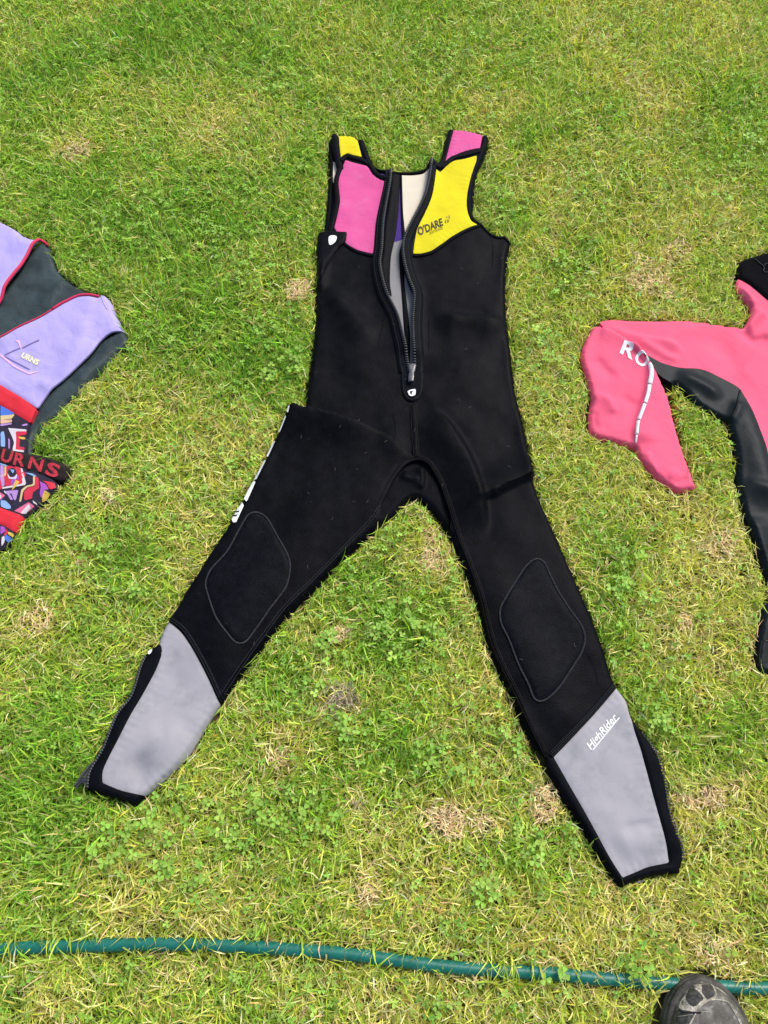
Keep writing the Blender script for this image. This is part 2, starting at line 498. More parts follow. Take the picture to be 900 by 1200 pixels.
zz = np.minimum(zz, 0.0)
nx = len(gx)
F = [(j*nx+i, j*nx+i+1, (j+1)*nx+i+1, (j+1)*nx+i) for j in range(len(gy)-1) for i in range(nx-1)]
ground = mesh_obj('ground', np.column_stack([PP, zz]), F, gm)
ground['kind'] = 'structure'

BLOCK = []      # plan outlines that press the grass down

# ================================================================== the sleeveless wetsuit
sil = [(386,159),(391,156),(398,158,1),(414,159),(420,163),(427,163,1),(431,176),(437,191),(446,196),(470,199),(488,198),(499,194),(504,183),(508,183),(512,189),(518,182),(522,164),
       (525,151,1),(545,152),(566,157),(573,159,1),(571,172),(565,187),(557,208),(553,232),(556,254),(566,262),(574,271),(584,276),(593,276),(599,283,1),(595,298),(593,330),(594,365),(598,400),
       (601,430),(605,458),(613,490),(619,520),(627,553,1),(626,562),(634,585),(646,612),(666,657),(686,702),(706,752),(721,800),(735,820),(741,840),(753,857),(772,885),(781,917),(788,957),
       (800,990),(802,1006),(798,1024,1),(775,1026),(748,1032),(730,1041,1),(713,1019),(678,962),(643,906),(620,866),(600,815),(584,785),(572,752),(560,706),(548,675),(536,645),(523,620),
       (510,602),(498,588),(485,582),(474,589),(462,602),(440,620),(400,655),(362,695),(330,727),(300,765),(276,797),(258,824),(239,853),(218,887),(193,912),(170,932),(158,944,1),(140,938),(122,932),
       (100,926,1),(99,910),(110,891),(119,876),(127,854),(136,834),(150,817),(154,805),(162,780),(172,763),(184,754),(188,742),(196,728),(204,713),(230,670),(265,616),(300,555),(326,504),(338,478),
       (344,474,1),(357,480,1),(360,450),(365,415),(369,380),(371,345),(371,310),(372,273,1),(379,270),(381,255),(383,230),(385,200),(385,172)]
SIL = W(sil, True, 3)
BLOCK.append(SIL)
ridges = [
    # open zip edges curl up
    ([(459,198),(458,215),(454,238),(450,262),(448,296),(446,312),(449,330),(454,346),(461,359),(467,372),(472,395),(476,420)], 0.007, 0.012, 0.016, 0.05),
    ([(505,186),(503,205),(498,230),(490,248),(481,265),(473,282),(471,296),(473,313),(478,331),(484,346),(483,362),(482,380),(483,400),(485,425)], 0.008, 0.018, 0.010, 0.05),
    # torso creases
    ([(505,372),(540,374),(575,378),(597,380)], 0.012, 0.010, 0.035, 0.3),
    ([(376,338),(395,352),(418,378),(440,410)], 0.010, 0.02, 0.035, 0.3),
    ([(380,300),(377,320),(374,345)], 0.006, 0.01, 0.012, 0.3),
    ([(510,420),(545,428),(590,420)], 0.003, 0.03, 0.02, 0.4),
    ([(378,410),(400,440),(435,460)], -0.003, 0.02, 0.03, 0.4),
    # hip folds
    ([(500,476),(514,488),(528,505),(542,527),(552,548),(560,575),(565,602),(566,632)], 0.018, 0.007, 0.05, 0.25),
    ([(628,554),(610,561),(592,570),(578,578)], 0.014, 0.006, 0.035, 0.0),
    ([(502,500),(520,520),(530,545)], 0.003, 0.02, 0.02, 0.4),
    ([(440,505),(460,520),(470,545)], 0.007, 0.02, 0.02, 0.4),
    # legs, a soft long swell each
    ([(560,640),(600,720),(650,830),(700,900)], 0.006, 0.035, 0.04, 0.25),
    ([(420,560),(330,640),(270,720),(210,820)], 0.006, 0.04, 0.035, 0.25),
    ([(165,850),(190,870),(225,850)], 0.006, 0.02, 0.035, 0.4),
    ([(150,880),(165,905),(180,915)], -0.006, 0.02, 0.02, 0.4),
    ([(725,975),(745,967),(770,965)], -0.0035, 0.005, 0.012, 0.35),
    ([(720,1000),(745,985),(775,985)], 0.004, 0.02, 0.02, 0.35),
    ([(600,800),(620,850),(650,890)], 0.003, 0.01, 0.02, 0.35),
]
S0 = Surf(SIL, 0.008, 0.012, 0.009, ridges, 0.0045, 0.10, 2)
base_xy = G((480, 560), 0)
suit = empty('wetsuit', base_xy, 'sleeveless black long-leg wetsuit with pink and yellow chest and open front zip', 'wetsuit')

# --- back of the suit, seen through the open front and at the armholes
back_o = [(386,159),(398,158),(427,163,1),(431,176),(437,191),(446,196),(470,199),(488,198),(499,194),(506,186),(520,190),(555,215),(556,254),(580,275),(596,284),(593,330),(590,400),(560,440),(484,450),(420,440),(372,400),(371,310),(376,273),(381,255),(383,230),(385,200),(385,172)]
BK = W(back_o, True, 3)
SB = Surf(BK, 0.006, 0.006, 0.008, [([(455,320),(462,360),(474,410)], 0.002, 0.01, 0.01, 0.3)], 0.001, 0.06, 9)
back = sheet('back_panel', BK, SB, M['bind'], suit, 0, 0.008, 0.01)
sheet('back_lining', W([(440,281),(452,284),(470,278),(486,278),(486,330),(490,400),(486,436),(476,436),(460,380),(442,330)], True, 3), SB, M['lining_grey'], back, 0.0012, 0.005, 0.001)
sheet('purple_lining', W([(436,200,1),(455,201),(471,203,1),(474,277,1),(462,281),(446,281,1),(440,240)], True, 3), SB, M['purple'], back, 0.0014, 0.005, 0.001)
sheet('cream_lining', W([(471,203,1),(486,203),(498,200),(505,188,1),(506,230),(492,260),(476,281,1),(472,240)], True, 3), SB, M['cream'], back, 0.0026, 0.005, 0.0012, label='cream lining of the back panel')
sheet('cream_lining', W([(390,187,1),(394,189),(398,206),(397,212),(390,212,1)], True, 3), SB, M['cream'], back, 0.0028, 0.004, 0.0012)
ribbon('neck_binding', W([(425,165),(430,178),(436,191),(446,197),(470,200.5),(488,200),(499,196),(505,186)]), 0.0095, SB, M['bind'], suit, 0.004, 0.0022)
tube('inner_seam', np.column_stack([W([(470,204),(471,240),(472.5,277)]), SB(W([(470,204),(471,240),(472.5,277)])) + 0.003]), 0.0022, M['bind'], back)
ribbon('armhole_binding', W([(388,159),(388,180),(387.5,205),(385.5,232),(383.5,256),(381,272)]), 0.0095, S0, M['bind'], suit, -0.006, 0.002)

# --- front: torso in one piece, split by the zip opening
zl = [(459,198),(458,215),(454,238),(450,262),(448,296),(446,312),(449,330),(454,346),(461,359),(467,372),(471,388),(475,405),(478,424),(480,436)]
zr = [(505,187),(503,205),(498,230),(490,248),(481,265),(473,282),(471,296),(473,313),(478,331),(484,346),(483.5,362),(482.5,380),(483,400),(484.5,424),(484,436)]
tors = [(395,158,1),(414,159),(420,163),(424,168,1),(428,182),(434,194),(441,205),(452,210,1)] + [(p[0], p[1]) for p in zl[1:-1]] + [(481.5,438,1)] + [(p[0], p[1]) for p in zr[::-1][1:-1]] + \
       [(505,187,1),(510,190),(517,186),(522,164),(525,151,1),(545,152),(566,157),(573,159,1),(571,172),(565,187),(557,208),(553,232),(556,254),(566,262),(574,271),(584,276),(593,276),(599,283,1),(595,298),(593,330),(594,365),(598,400),
        (601,430),(605,458),(613,490),(619,520),(627,553,1),(600,566),(570,572),(540,566),(510,552,1),(500,541),(488,537),(474,541),(462,553,1),(420,528),(380,506),(357,492,1),(360,450),(365,415),(369,380),(371,345),(371,310),(372,285),(388,272,1),(394,255),(397,236),(396,222),(393,208),(396,195),(394,175)]
torso = sheet('torso', W(tors, True, 3), S0, M['black'], suit, 0, 0.005, 0.012)

# left leg comes up over the hip in a fold
lleg = [(344,474,1),(362,480),(400,490),(436,502),(462,514),(476,528),(488,537,1),(474,541),(462,554),(452,574),(446,590),(447,612,1),(440,620),(400,655),(362,695),(330,727),(300,765),(276,797),(258,824,1),(245,797),(229,766),(213,742),(197,728,1),(204,713),(230,670),(265,616),(300,555),(326,504),(338,478)]
LL = W(lleg, True, 3)
rid_l = ridges + [([(336,473),(362,481),(400,491),(436,503),(466,517)], 0.018, 0.004, 0.05, 0.0)]
S_L = Surf(SIL, 0.008, 0.013, 0.009, rid_l, 0.0045, 0.10, 2)
class Fade:
    """the fold dies out towards the crotch so that leg and torso meet flush"""
    def __call__(s, P):
        a = G((470, 520)); d = np.hypot(P[:, 0] - a[0], P[:, 1] - a[1])
        k = np.clip((d - 0.01) / 0.09, 0, 1); k = k*k*(3-2*k)
        return S0(P)*(1-k) + S_L(P)*k
SL = Fade()
legl = sheet('leg', LL, SL, M['black'], suit, 0.0014, 0.005, 0.014, rb=0.006, drop=0.0022)
rleg = [(627,553,1),(600,566),(570,572),(540,566),(510,552,1),(521,574),(528,596),(527,626,1),(536,645),(548,675),(560,706),(572,752),(584,785),(600,815),(620,866),(646,893,1),(667,868),(694,838),(722,806,1),(706,752),(686,702),(666,657),(646,612),(634,585),(626,562)]
RL = W(rleg, True, 3)
legr = sheet('leg', RL, S0, M['black'], suit, 0.0006, 0.005, 0.014)

# crotch gusset, set lower inside the seam arch
gus = W([(488,539),(474,543),(462,556),(452,576),(446,592),(447,611,1),(462,600),(474,588),(485,581),(498,587),(510,601),(525,623,1),(527,598),(520,575),(511,556),(501,543)], True, 3)
SG = Surf(SIL, 0.007, 0.010, 0.012, [([(470,556),(482,560),(492,562)], 0.005, 0.008, 0.006, 0.2), ([(494,545),(496,560),(494,574)], 0.006, 0.003, 0.01, 0.2)], 0.001, 0.03, 4)
sheet('gusset', gus, SG, M['black'], suit, 0.0, 0.004, 0.01)
arch = [(438,603),(446,588),(453,573),(462,557),(474,543.5),(488,538),(501,542),(511.5,555),(520,573),(528,597),(540,632),(552,662),(566,705),(577,750),(590,782),(604,810),(622,850),(640,885)]
AR = W(arch)
stf = lambda P: np.maximum(S0(P), SL(P)) + 0.0006
ribbon('inseam', AR, 0.009, stf, M['black'], suit, 0.0008, 0.0005)
for sh in (-0.0032, 0.0, 0.0032):
    stitch('seam_stitching', AR, stf, M['thread_brown'], suit, 0.0018, 0.0034, 0.0014, 0.00042, 8, sh)
ILL = W([(446,590),(438,606),(405,640),(365,681),(335,711),(305,750),(282,782),(262,812)])
for sh in (-0.002, 0.002):
    stitch('seam_stitching', ILL, SL, M['thread'], suit, 0.0022, 0.0034, 0.0014, 0.0004, 8, sh)
# front rise seam under the zip
for dx in (0, 6.5):
    stitch('seam_stitching', W([(481.5+dx,475),(482+dx,495),(483+dx,515),(485+dx,537)]), stf, M['thread_brown'], suit, 0.0026, 0.003, 0.0015, 0.0005, 12)
ribbon('front_seam', W([(484.5,474),(485.5,505),(487.5,538)]), 0.010, stf, M['black'], suit, 0.0014, 0.0010)
# seam lines on torso and thigh
for pth in ([(461.5,486),(463.5,500),(462,518),(456,530)], [(452,366),(449,380),(444,404)], [(569,268),(575,277),(578,290),(577,312)], [(690,770),(697,785),(701,802)], [(503,373),(503,410)]):
    stitch('seam_stitching', W(pth), stf, M['bind'], suit, 0.0012, 0.003, 0.0016, 0.0005, 5)

# --- coloured chest panels
pk = [(405,189,1),(417,193),(430,196,1),(438,205),(444,209),(451.5,212.5,1),(450,226),(447,247),(444.7,268),(442.7,299.5,1),(434,297.5),(419,293),(405,285),(398,277),(392,267,1),(395.3,251),(398,236),(397.3,222),(396,212),(401,198)]
sheet('chest_panel', W(pk, True, 3), S0, M['pink'], suit, 0.0016, 0.004, 0.002, 0.004, 0.0008, label='pink chest panel', pucker=0.0009)
yl = [(506.5,198.5,1),(511,201),(516,203,1),(523,196),(531,190),(544,187.5),(558.7,183,1),(556.6,198),(551.5,211),(548,225),(547.2,240),(549.3,253),(552.5,260),(559.5,264,1),(545,270),(529,279),(517.6,287),(506,294.5),(494.4,297.5),(484.3,298,1),(486,284),(490.5,264),(499,244),(503,227),(505,210)]
sheet('chest_panel', W(yl, True, 3), S0, M['yellow'], suit, 0.0016, 0.004, 0.002, 0.004, 0.0008, label='yellow chest panel with printed lettering', pucker=0.0009)
sheet('shoulder_panel', W([(397,158,1),(406,158.5),(415,159.5),(419,166,1),(424,185,1),(414,183),(406,181),(400,188,1),(398,172)], True, 3), S0, M['yellow'], suit, 0.0018, 0.004, 0.003, 0.004, 0.0008, label='yellow shoulder panel', pucker=0.0009)
sheet('shoulder_panel', W([(532,151.5,1),(545,152.5),(553,154),(565.5,158,1),(562.5,174,1),(549,177),(533.5,182.5),(521,192,1),(527,170)], True, 3), S0, M['pink'], suit, 0.0018, 0.004, 0.003, 0.004, 0.0008, label='pink shoulder panel', pucker=0.0009)
B_ = M['bind']
ribbon('shoulder_binding', W([(392,158),(393.5,175),(396.5,190),(399,200)]), 0.0145, S0, B_, suit, 0.0022, 0.0018)
ribbon('armhole_binding', W([(400,196),(395.5,206),(394,216),(395.5,236),(392.5,252),(389,266),(387,274)]), 0.011, S0, B_, suit, 0.0024, 0.002)
ribbon('panel_seam', W([(399,190.5),(402.5,187),(406.5,184.3),(416,187),(425,189.5),(432,193.5)]), 0.0115, S0, B_, suit, 0.0024, 0.0014)
ribbon('neck_binding', W([(423,164),(426.5,176),(431,187),(435,196),(440,204),(447,209),(455,213)]), 0.0125, S0, B_, suit, 0.0026, 0.002)
ribbon('panel_seam', W([(391,269),(398,279.5),(406,288),(419.5,296),(434,300.5),(446,303)]), 0.0060, S0, B_, suit, 0.0022, 0.0012)
ribbon('panel_seam', W([(484,301),(495,300.3),(506.5,297.3),(518,290),(530,281.5),(546,272.5),(562,265.5)]), 0.0060, S0, B_, suit, 0.0022, 0.0012)
ribbon('shoulder_binding', W([(528,151.5),(525.5,163),(522,177),(519,188),(515.5,197.5)]), 0.0125, S0, B_, suit, 0.0024, 0.0018)
ribbon('panel_seam', W([(517,198),(522.5,193),(531,186.3),(544,182.8),(552,180.5),(563,177)]), 0.0115, S0, B_, suit, 0.0026, 0.0014)
ribbon('neck_binding', W([(505.5,187),(509,193.5),(513,197.5),(517,197)]), 0.0135, S0, B_, suit, 0.0028, 0.002)
ribbon('armhole_binding', W([(569.5,158.5),(567,172),(562.5,186),(555.5,206),(551,226),(550,241),(552.5,253),(558,260),(566,264.5),(573.5,272),(582,277.5),(592,277.5),(597.5,283)]), 0.0115, S0, B_, suit, 0.0018, 0.002)

# lettering on the yellow panel
text('lettering', "O'DARE", (491.3,277.6), (520.8,264.8), 8.6, S0, M['print_black'], suit, 0.0024, 0.25, 0.035)
for pp in ([(521.6,263.3),(523.0,262.7),(522.4,258.2),(521.2,259)], [(523.5,259.8),(525.6,261.6),(526.5,260.6),(524.2,258)], [(522.4,257),(524,256.2),(524.2,254.6),(522.4,255.6)], [(525.8,258.5),(527,258),(526.6,253.2),(525.6,253.8)], [(523.6,262.6),(525.3,262),(525.1,261.2),(523.8,261.6)]):
    patch('printed_mark', pp, S0, M['print_faint'], suit, 0.0024)
text('lettering', "Surfsuits", (503.4,276.6), (519.3,269.9), 4.6, S0, M['print_faint'], suit, 0.0024, 0.3, 0.004)

# turned-back corner at the left armhole, with its little white tag
flap_o = W([(371.5,273,1),(382,272),(394,272.5),(406.5,273.5,1),(405,284),(397,292),(390,301),(384,314),(376,330),(371,318,1)], True, 3)
SF = lambda P: S0(P) + 0.004 * np.clip(1 - np.abs(P[:, 1] - G((380, 285))[1]) / 0.09, 0, 1) + 0.002
sheet('armhole_flap', flap_o, SF, M['black'], suit, 0.0014, 0.004, 0.008, 0.004, 0.003)
patch('brand_tag', [(386,281),(394.5,280.3),(394,286),(390.5,289.5),(386.3,290.8)], SF, M['white'], suit, 0.0028, True)

# --- front zip
for nm, zz_, wdt, so in (('zip_tape', zl, 0.021, -1), ('zip_tape', zr, 0.021, 1)):
    Zp = W(zz_)
    P_, T_ = along(Zp, 0.004)
    Nn = np.stack([-T_[:, 1], T_[:, 0]], -1)
    n_ = len(P_)
    wv = np.interp(np.linspace(0, 1, n_), [0, 0.3, 0.6, 1], [0.014, 0.018, 0.021, 0.022])
    sgn = 1.0 if (Nn[n_//2, 0] * so) > 0 else -1.0
    outer = P_ + Nn * (sgn * wv * 0.5 * 0.9)[:, None]
    tp = ribbon(nm, outer, wv, S0, B_, suit, 0.0024, 0.0008)
    zs = S0(P_) + 0.0044
    P2, T2 = along(Zp, 0.0050)
    N2 = np.stack([-T2[:, 1], T2[:, 0]], -1) * sgn
    C = P2 + N2 * 0.0015
    Dd = np.column_stack([N2, np.zeros(len(P2))])
    bits('teeth', np.column_stack([C, S0(C) + 0.0052]), Dd, (0.0036, 0.0014, 0.0016), M['zip'], tp)
    tube('zip_cord', np.column_stack([P2 + N2*0.0048, S0(P2 + N2*0.0048) + 0.0038]), 0.0012, M['bind'], tp, 6)
    stitch('tape_stitching', outer + Nn[:len(outer)] * (sgn * 0.004), S0, M['thread'], tp, 0.0040, 0.0032, 0.0012, 0.0004, 4)
# inner zip flap hanging from the left side
fl = W([(459,199,1),(469,200),(468,225),(467,246),(464,270),(462,281),(458,300),(457,330),(459,345),(455,342),(449,328),(446,312),(448,296),(451,262),(455,238)], True, 3)
SFl = lambda P: SB(P) * 0.35 + S0(P) * 0.65 - 0.001
sheet('zip_flap', fl, SFl, M['black'], suit, 0.0, 0.004, 0.006, 0.004, 0.002)
# dark inner tape beside the right teeth
fr = W([(472,282,1),(468,293),(468.3,312),(470.5,340),(471.7,357),(473.5,384),(477,420),(480,434),(481,400),(479,372),(476,345),(474,330),(474,312)], True, 3)
sheet('zip_flap', fr, SB, M['bind'], suit, 0.0042, 0.004, 0.004, 0.003, 0.002)
# end patch, slider, pull and white tag
ep = W([(470,425,1),(475,424),(482,437),(490,424),(496,425,1),(496,445),(494.5,460),(490,468),(483,471),(476,468.5),(471.5,461),(470,445)], True, 2)
end = sheet('zip_end_patch', ep, S0, B_, suit, 0.0036, 0.003, 0.003, 0.004, 0.0014)
stitch('tape_stitching', W([(472,432),(472.5,455),(476,466),(483,469.5),(490,466),(494,456),(494,432)]), S0, M['thread'], end, 0.0054, 0.003, 0.0012, 0.0004, 4)
sl = W([(478,431,1),(481,429.5),(484.5,429.5),(487.5,431,1),(486,437),(484.5,441,1),(480.5,441,1),(479,437)], True, 1.5)
zsld = sheet('zip_slider', sl, S0, M['metal'], suit, 0.0105, 0.002, 0.006, 0.002, 0.0012)
pl = W([(480.5,437,1),(484.5,437,1),(484.8,445),(484,451,1),(478.5,451,1),(478.6,444)], True, 1.5)
sheet('zip_pull', pl, S0, M['metal'], zsld, 0.0125, 0.0018, 0.002, 0.0015, 0.0008)
tag_ = sheet('brand_tag', W([(477.5,460.5,1),(481,458.5),(487,458,1),(487,463.5),(484.5,465.5),(480,465.5)], True, 2), S0, M['white'], suit, 0.0060, 0.003, 0.0012)
patch('printed_mark', [(480,460.6),(484.5,459.6),(484.6,460.8),(482,461.4),(483.6,464),(482,464.4),(480.2,462)], S0, M['p_ink'], tag_, 0.0064)

# --- knee pads
kl = [(301,601.5),(313,608),(326,631),(338,653),(340.5,668),(335,690),(316.5,715),(301,737),(288,753),(277.6,754),(267,743),(254,724.5),(245,700),(241.5,684),(248,668),(266.7,647),(280.7,622),(291,605)]
kr = [(628,656),(637.4,660),(643,672),(654.4,695),(667.7,715.6),(681,734.4),(685,749.6),(681,765),(669.6,783.6),(654.4,806),(641,819.4),(632,823),(625,819.4),(618.6,804.3),(607,780),(596,751.4),(586.5,731),(585.5,715.6),(592,702),(603.4,683.4),(616.7,663.6)]
for kk, sf in ((kl, SL), (kr, S0)):
    K = W(kk, True, 3)
    kp = sheet('knee_pad', K, sf, M['pad'], suit, 0.0036, 0.004, 0.004, 0.012, 0.0028)
    overlock('corded_seam', K, sf, M['thread'], kp, 0.0026)

# --- ankle panels
gl = W([(197,728,1),(213,742),(229,766),(244,795),(257,824.5,1),(239,853),(218,887),(193,912),(169,932.5,1),(157,930),(141,926),(120,917.5,1),(121,904),(127,890),(139.5,866),(153.5,838),(171,806.5),(185,778.5),(188,758,1),(186,750,1),(189,741)], True, 3)
al = sheet('ankle_panel', gl, S0, M['grey'], suit, 0.0018, 0.004, 0.013, 0.004, 0.001, label='grey ankle panel beside the ankle zip', pucker=0.0009)
gr = W([(722.5,806,1),(734,822),(740,835),(741.5,850),(750.7,880),(762,920),(774,964),(781,990),(784.5,1011,1),(760,1016),(744,1022.5),(729.7,1028.5,1),(713,1002),(690,960),(667,920),(648,888,1),(667,868.5),(695,838)], True, 3)
ar = sheet('ankle_panel', gr, S0, M['grey'], suit, 0.0018, 0.004, 0.013, 0.004, 0.001, label='grey ankle panel with white script lettering', pucker=0.0009)
ribbon('panel_seam', W([(199,725),(216,738),(232.5,763),(247.5,791.5),(260.5,821)]), 0.0082, SL, B_, suit, 0.0028, 0.0014)
for sh in (-0.002, 0.002):
    stitch('seam_stitching', W([(199,725),(216,738),(232.5,763),(247.5,791.5),(260.5,821)]), SL, M['thread'], suit, 0.0044, 0.003, 0.0012, 0.0004, 5, sh)
ribbon('panel_seam', W([(720,803.5),(692.5,835.5),(664,865),(645,884.5)]), 0.0098, S0, B_, suit, 0.0028, 0.0014)
for sh in (-0.003, 0, 0.003):
    stitch('seam_stitching', W([(720,803.5),(692.5,835.5),(664,865),(645,884.5)]), S0, M['thread'], suit, 0.0044, 0.003, 0.0012, 0.0004, 5, sh)
# left ankle zip band and hem
zb = W([(184,754.5),(178,757),(172,763),(162,780),(154.3,805),(150,817),(136,834.5),(127,854),(118.5,876.5),(110,890),(99,909),(100,926,1),(122,932),(140,938),(158,944,1),(169,933,1),(157,930),(141,926),(120.5,917.5,1),(121,904),(127,890),(139.5,866),(153.5,838),(171,806.5),(185,778.5),(190,764),(189,757)], True, 3)
zbo = sheet('ankle_zip_band', zb, S0, M['bind'], suit, 0.0034, 0.0035, 0.016, 0.005, 0.0022)
tl = W([(170.5,770),(165,783),(159,804),(153,818),(139,836),(130,856),(121,878),(112,893),(106,905),(103,922)])
stitch('ankle_zip_teeth', tl, S0, M['zip'], zbo, 0.0058, 0.0042, 0.0026, 0.0012, 80)
tube('zip_cord', np.column_stack([resample(tl, 0.004, False), S0(resample(tl, 0.004, False)) + 0.0042]), 0.0014, M['zip'], zbo, 6)
patch('brand_tag', [(173.5,763.5),(177,760.5),(179.5,761),(178,765.5),(174.5,768)], S0, M['white'], zbo, 0.0052, True)
# the loose zip end sticking out of the hem
le = W([(112,891,1),(104,898),(95,910),(87,922,1),(90,924,1),(97,917),(101,925,1),(106,910)], True, 2)
SE = lambda P: np.full(len(P), 0.018) + 0.006 * fbm(P, 0.02, 3)
sheet('zip_end', le, SE, M['zip'], zbo, 0, 0.003, 0.004, 0.002, 0.001)
tube('zip_end_cord', np.column_stack([W([(110,893),(102,902),(95,912),(88,922)]), SE(W([(110,893),(102,902),(95,912),(88,922)])) + 0.002]), 0.0014, M['metal'], zbo, 6)
# right ankle zip band and hem
zb2 = W([(740.5,837,1),(753,857),(772,885),(781,917),(788,957),(800,990),(802,1006),(798.5,1024,1),(775,1026),(748,1032),(730,1041,1),(713,1019),(678,962),(643,906),(641,888,1),(648.5,888,1),(667,920),(690,960),(713,1002),(729.7,1028.5,1),(744,1022.5),(760,1016),(784.5,1011,1),(781,990),(774,964),(762,920),(750.7,880),(742,852)], True, 3)
zbr = sheet('ankle_zip_band', zb2, S0, M['bind'], suit, 0.0034, 0.0035, 0.016, 0.005, 0.0022)
tr = W([(754,858),(772,886),(781,918),(788,957),(799,990),(801,1006)])
P2, T2 = along(tr, 0.0044)
N2 = np.stack([-T2[:, 1], T2[:, 0]], -1)
bits('teeth', np.column_stack([P2, S0(P2) + 0.0062]), np.column_stack([N2, np.zeros(len(P2))]), (0.0030, 0.0012, 0.0014), M['zip'], zbr)
patch('brand_tag', [(747,1033.5),(758,1031),(758,1033),(748,1036)], S0, M['lint'], zbr, 0.0042)
text('lettering', "HighRider", (691.5,879.5), (724,841.5), 8.8, S0, M['white'], ar, 0.0024, 0.3, 0.018)
ribbon('printed_underline', G(np.array([(693,880.5),(725,841.5)], float)), 0.0017, S0, M['white'], ar, 0.0023, 0.0002)

# --- white lettering down the outside of the left thigh, seen nearly edge on
for pp in ([(336.6,487.5),(339,481),(340.6,481.6),(338.4,489)], [(326.5,507.5),(335,491),(336.2,492),(327.6,508.5)], [(311.6,533),(320.4,516),(322.4,517.5),(313.4,536.5)], [(296.4,561),(309,538.2),(311.4,539.6),(299.2,563)],
           [(284.6,585),(290,572),(295,563),(298.8,565.4),(288.3,589)], [(269.5,605),(275,597.5),(280.6,586),(285.2,593),(276,613),(272.4,613.5)]):
    patch('printed_letter', [(a + (1.4 if b2 > 562 else 0.5), b2 + 0.6) for a, b2 in pp], SL, M['white'], legl, 0.0042)
for pp in ([(271,602.6),(276,604.6),(278.5,603),(276.2,606.2),(270.4,604.2)], [(274,598),(278,600),(280.4,598.6),(278.4,601.6),(273.4,599.4)]):
    patch('printed_mark', [(a + 1.6, b2 + 0.8) for a, b2 in pp], SL, M['p_ink'], legl, 0.0052)

# lint and grass clippings caught on the nap
C, D = [], []
lr = np.random.default_rng(8)
cand = G(np.stack([lr.uniform(230, 740, 900), lr.uniform(280, 880, 900)], -1))
cand = cand[inside(cand, SIL)][:30]
seg = []
for p in cand:
    a = lr.uniform(0, 6.28); k = lr.uniform(-1, 1) * 0.9
    for j in range(3):
        C.append((p[0], p[1])); D.append((math.cos(a), math.sin(a)))
        p = p + 0.0021 * np.array([math.cos(a), math.sin(a)]); a += k
C = np.array(C); D = np.array(D)
hz = np.maximum(SL(C), S0(C)) + 0.0036
bits('lint', np.column_stack([C, hz]), np.column_stack([D, np.zeros(len(D))]), (0.0012, 0.00022, 0.0003), M['lint'], suit)

# ================================================================== the lavender vest
vsil = [(-150,300,1),(-150,215),(-90,222),(-40,240),(0,257.5),(10,262),(21,269),(25,273),(38,279),(46,278),(55,284,1),(57,289),(60.5,300),(66,313),(80,326.5),(98,336),(116,344,1),(120,342,1),(128.5,351),(136,368),(144,385.5),(148.5,396),(132,414),(113,433),(98,448),(80,464),(64,481),(46,497),(37,511),(34,531,1),(50,532),(70,540),(81,548,1),(76,560),(65,565,1),(65,571),(57,577),(43,591),(26,604),(16,622),(12,629),(7,636),(0,642),(-30,660),(-80,672),(-150,676,1)]
VS = W(vsil, True, 3)
BLOCK.append(VS)
vr = [([(-10,352),(12,335),(30,312),(46,285)], 0.014, 0.006, 0.03, 0.0) if False else ([(48,278),(30,306),(12,334),(-12,362)], 0.010, 0.005, 0.04, 0.15),
      ([(116,346),(92,348),(76,355),(47,372),(19,386),(-10,402)], 0.005, 0.04, 0.006, 0.1),
      ([(143,386),(128,390),(116,399),(105,414),(80,440),(52,464)], 0.004, 0.005, 0.035, 0.1),
      ([(95,365),(98,390),(84,420),(60,450)], 0.004, 0.012, 0.02, 0.3), ([(60,445),(40,452),(22,458)], 0.003, 0.01, 0.012, 0.3),
      ([(-60,300),(-20,280),(10,275)], 0.004, 0.03, 0.03, 0.3), ([(78,300),(55,345),(20,375)], -0.004, 0.03, 0.03, 0.3)]
SV = Surf(VS, 0.007, 0.009, 0.008, vr, 0.004, 0.07, 12)
vest = empty('vest', G((20, 450), 0), 'lavender buoyancy vest with red bands and brightly printed lower panel', 'vest')
SVi = Surf(VS, 0.006, 0.006, 0.008, [([(70,318),(62,340),(40,360)], 0.003, 0.012, 0.02, 0.3), ([(132,400),(110,424),(84,448)], 0.004, 0.01, 0.012, 0.2)], 0.003, 0.05, 14)
lin = W([(-140,420,1),(-140,330),(-30,350),(0,340),(30,300),(46,281),(55,284,1),(57,289),(60.5,300),(66,313),(80,326.5),(98,336),(116,344,1),(118,352),(75,365),(47,380),(0,410)], True, 3)
sheet('back_lining', lin, SVi, M['vest_in'], vest, 0.0, 0.006, 0.008, 0.006, 0.003)
arm = W([(138,384,1),(144,385.5),(148.5,396),(132,414),(113,433),(98,448),(80,464),(64,481),(46,497),(37,511),(34,531,1),(28,531,1),(28,505),(40,480),(52,462),(82,436),(106,412),(118,397)], True, 3)
sheet('armhole_lining', arm, SVi, M['vest_in'], vest, 0.0, 0.005, 0.008, 0.006, 0.003)
fp1 = W([(-150,300,1),(-150,215),(-90,222),(-40,240),(0,257.5),(10,262),(21,269),(25,273),(38,279),(45,279,1),(30,306),(12,332),(-8,358),(-60,360),(-140,350)], True, 3)
f1 = sheet('front_panel', fp1, SV, M['lav'], vest, 0.002, 0.005, 0.004, 0.006, 0.002)
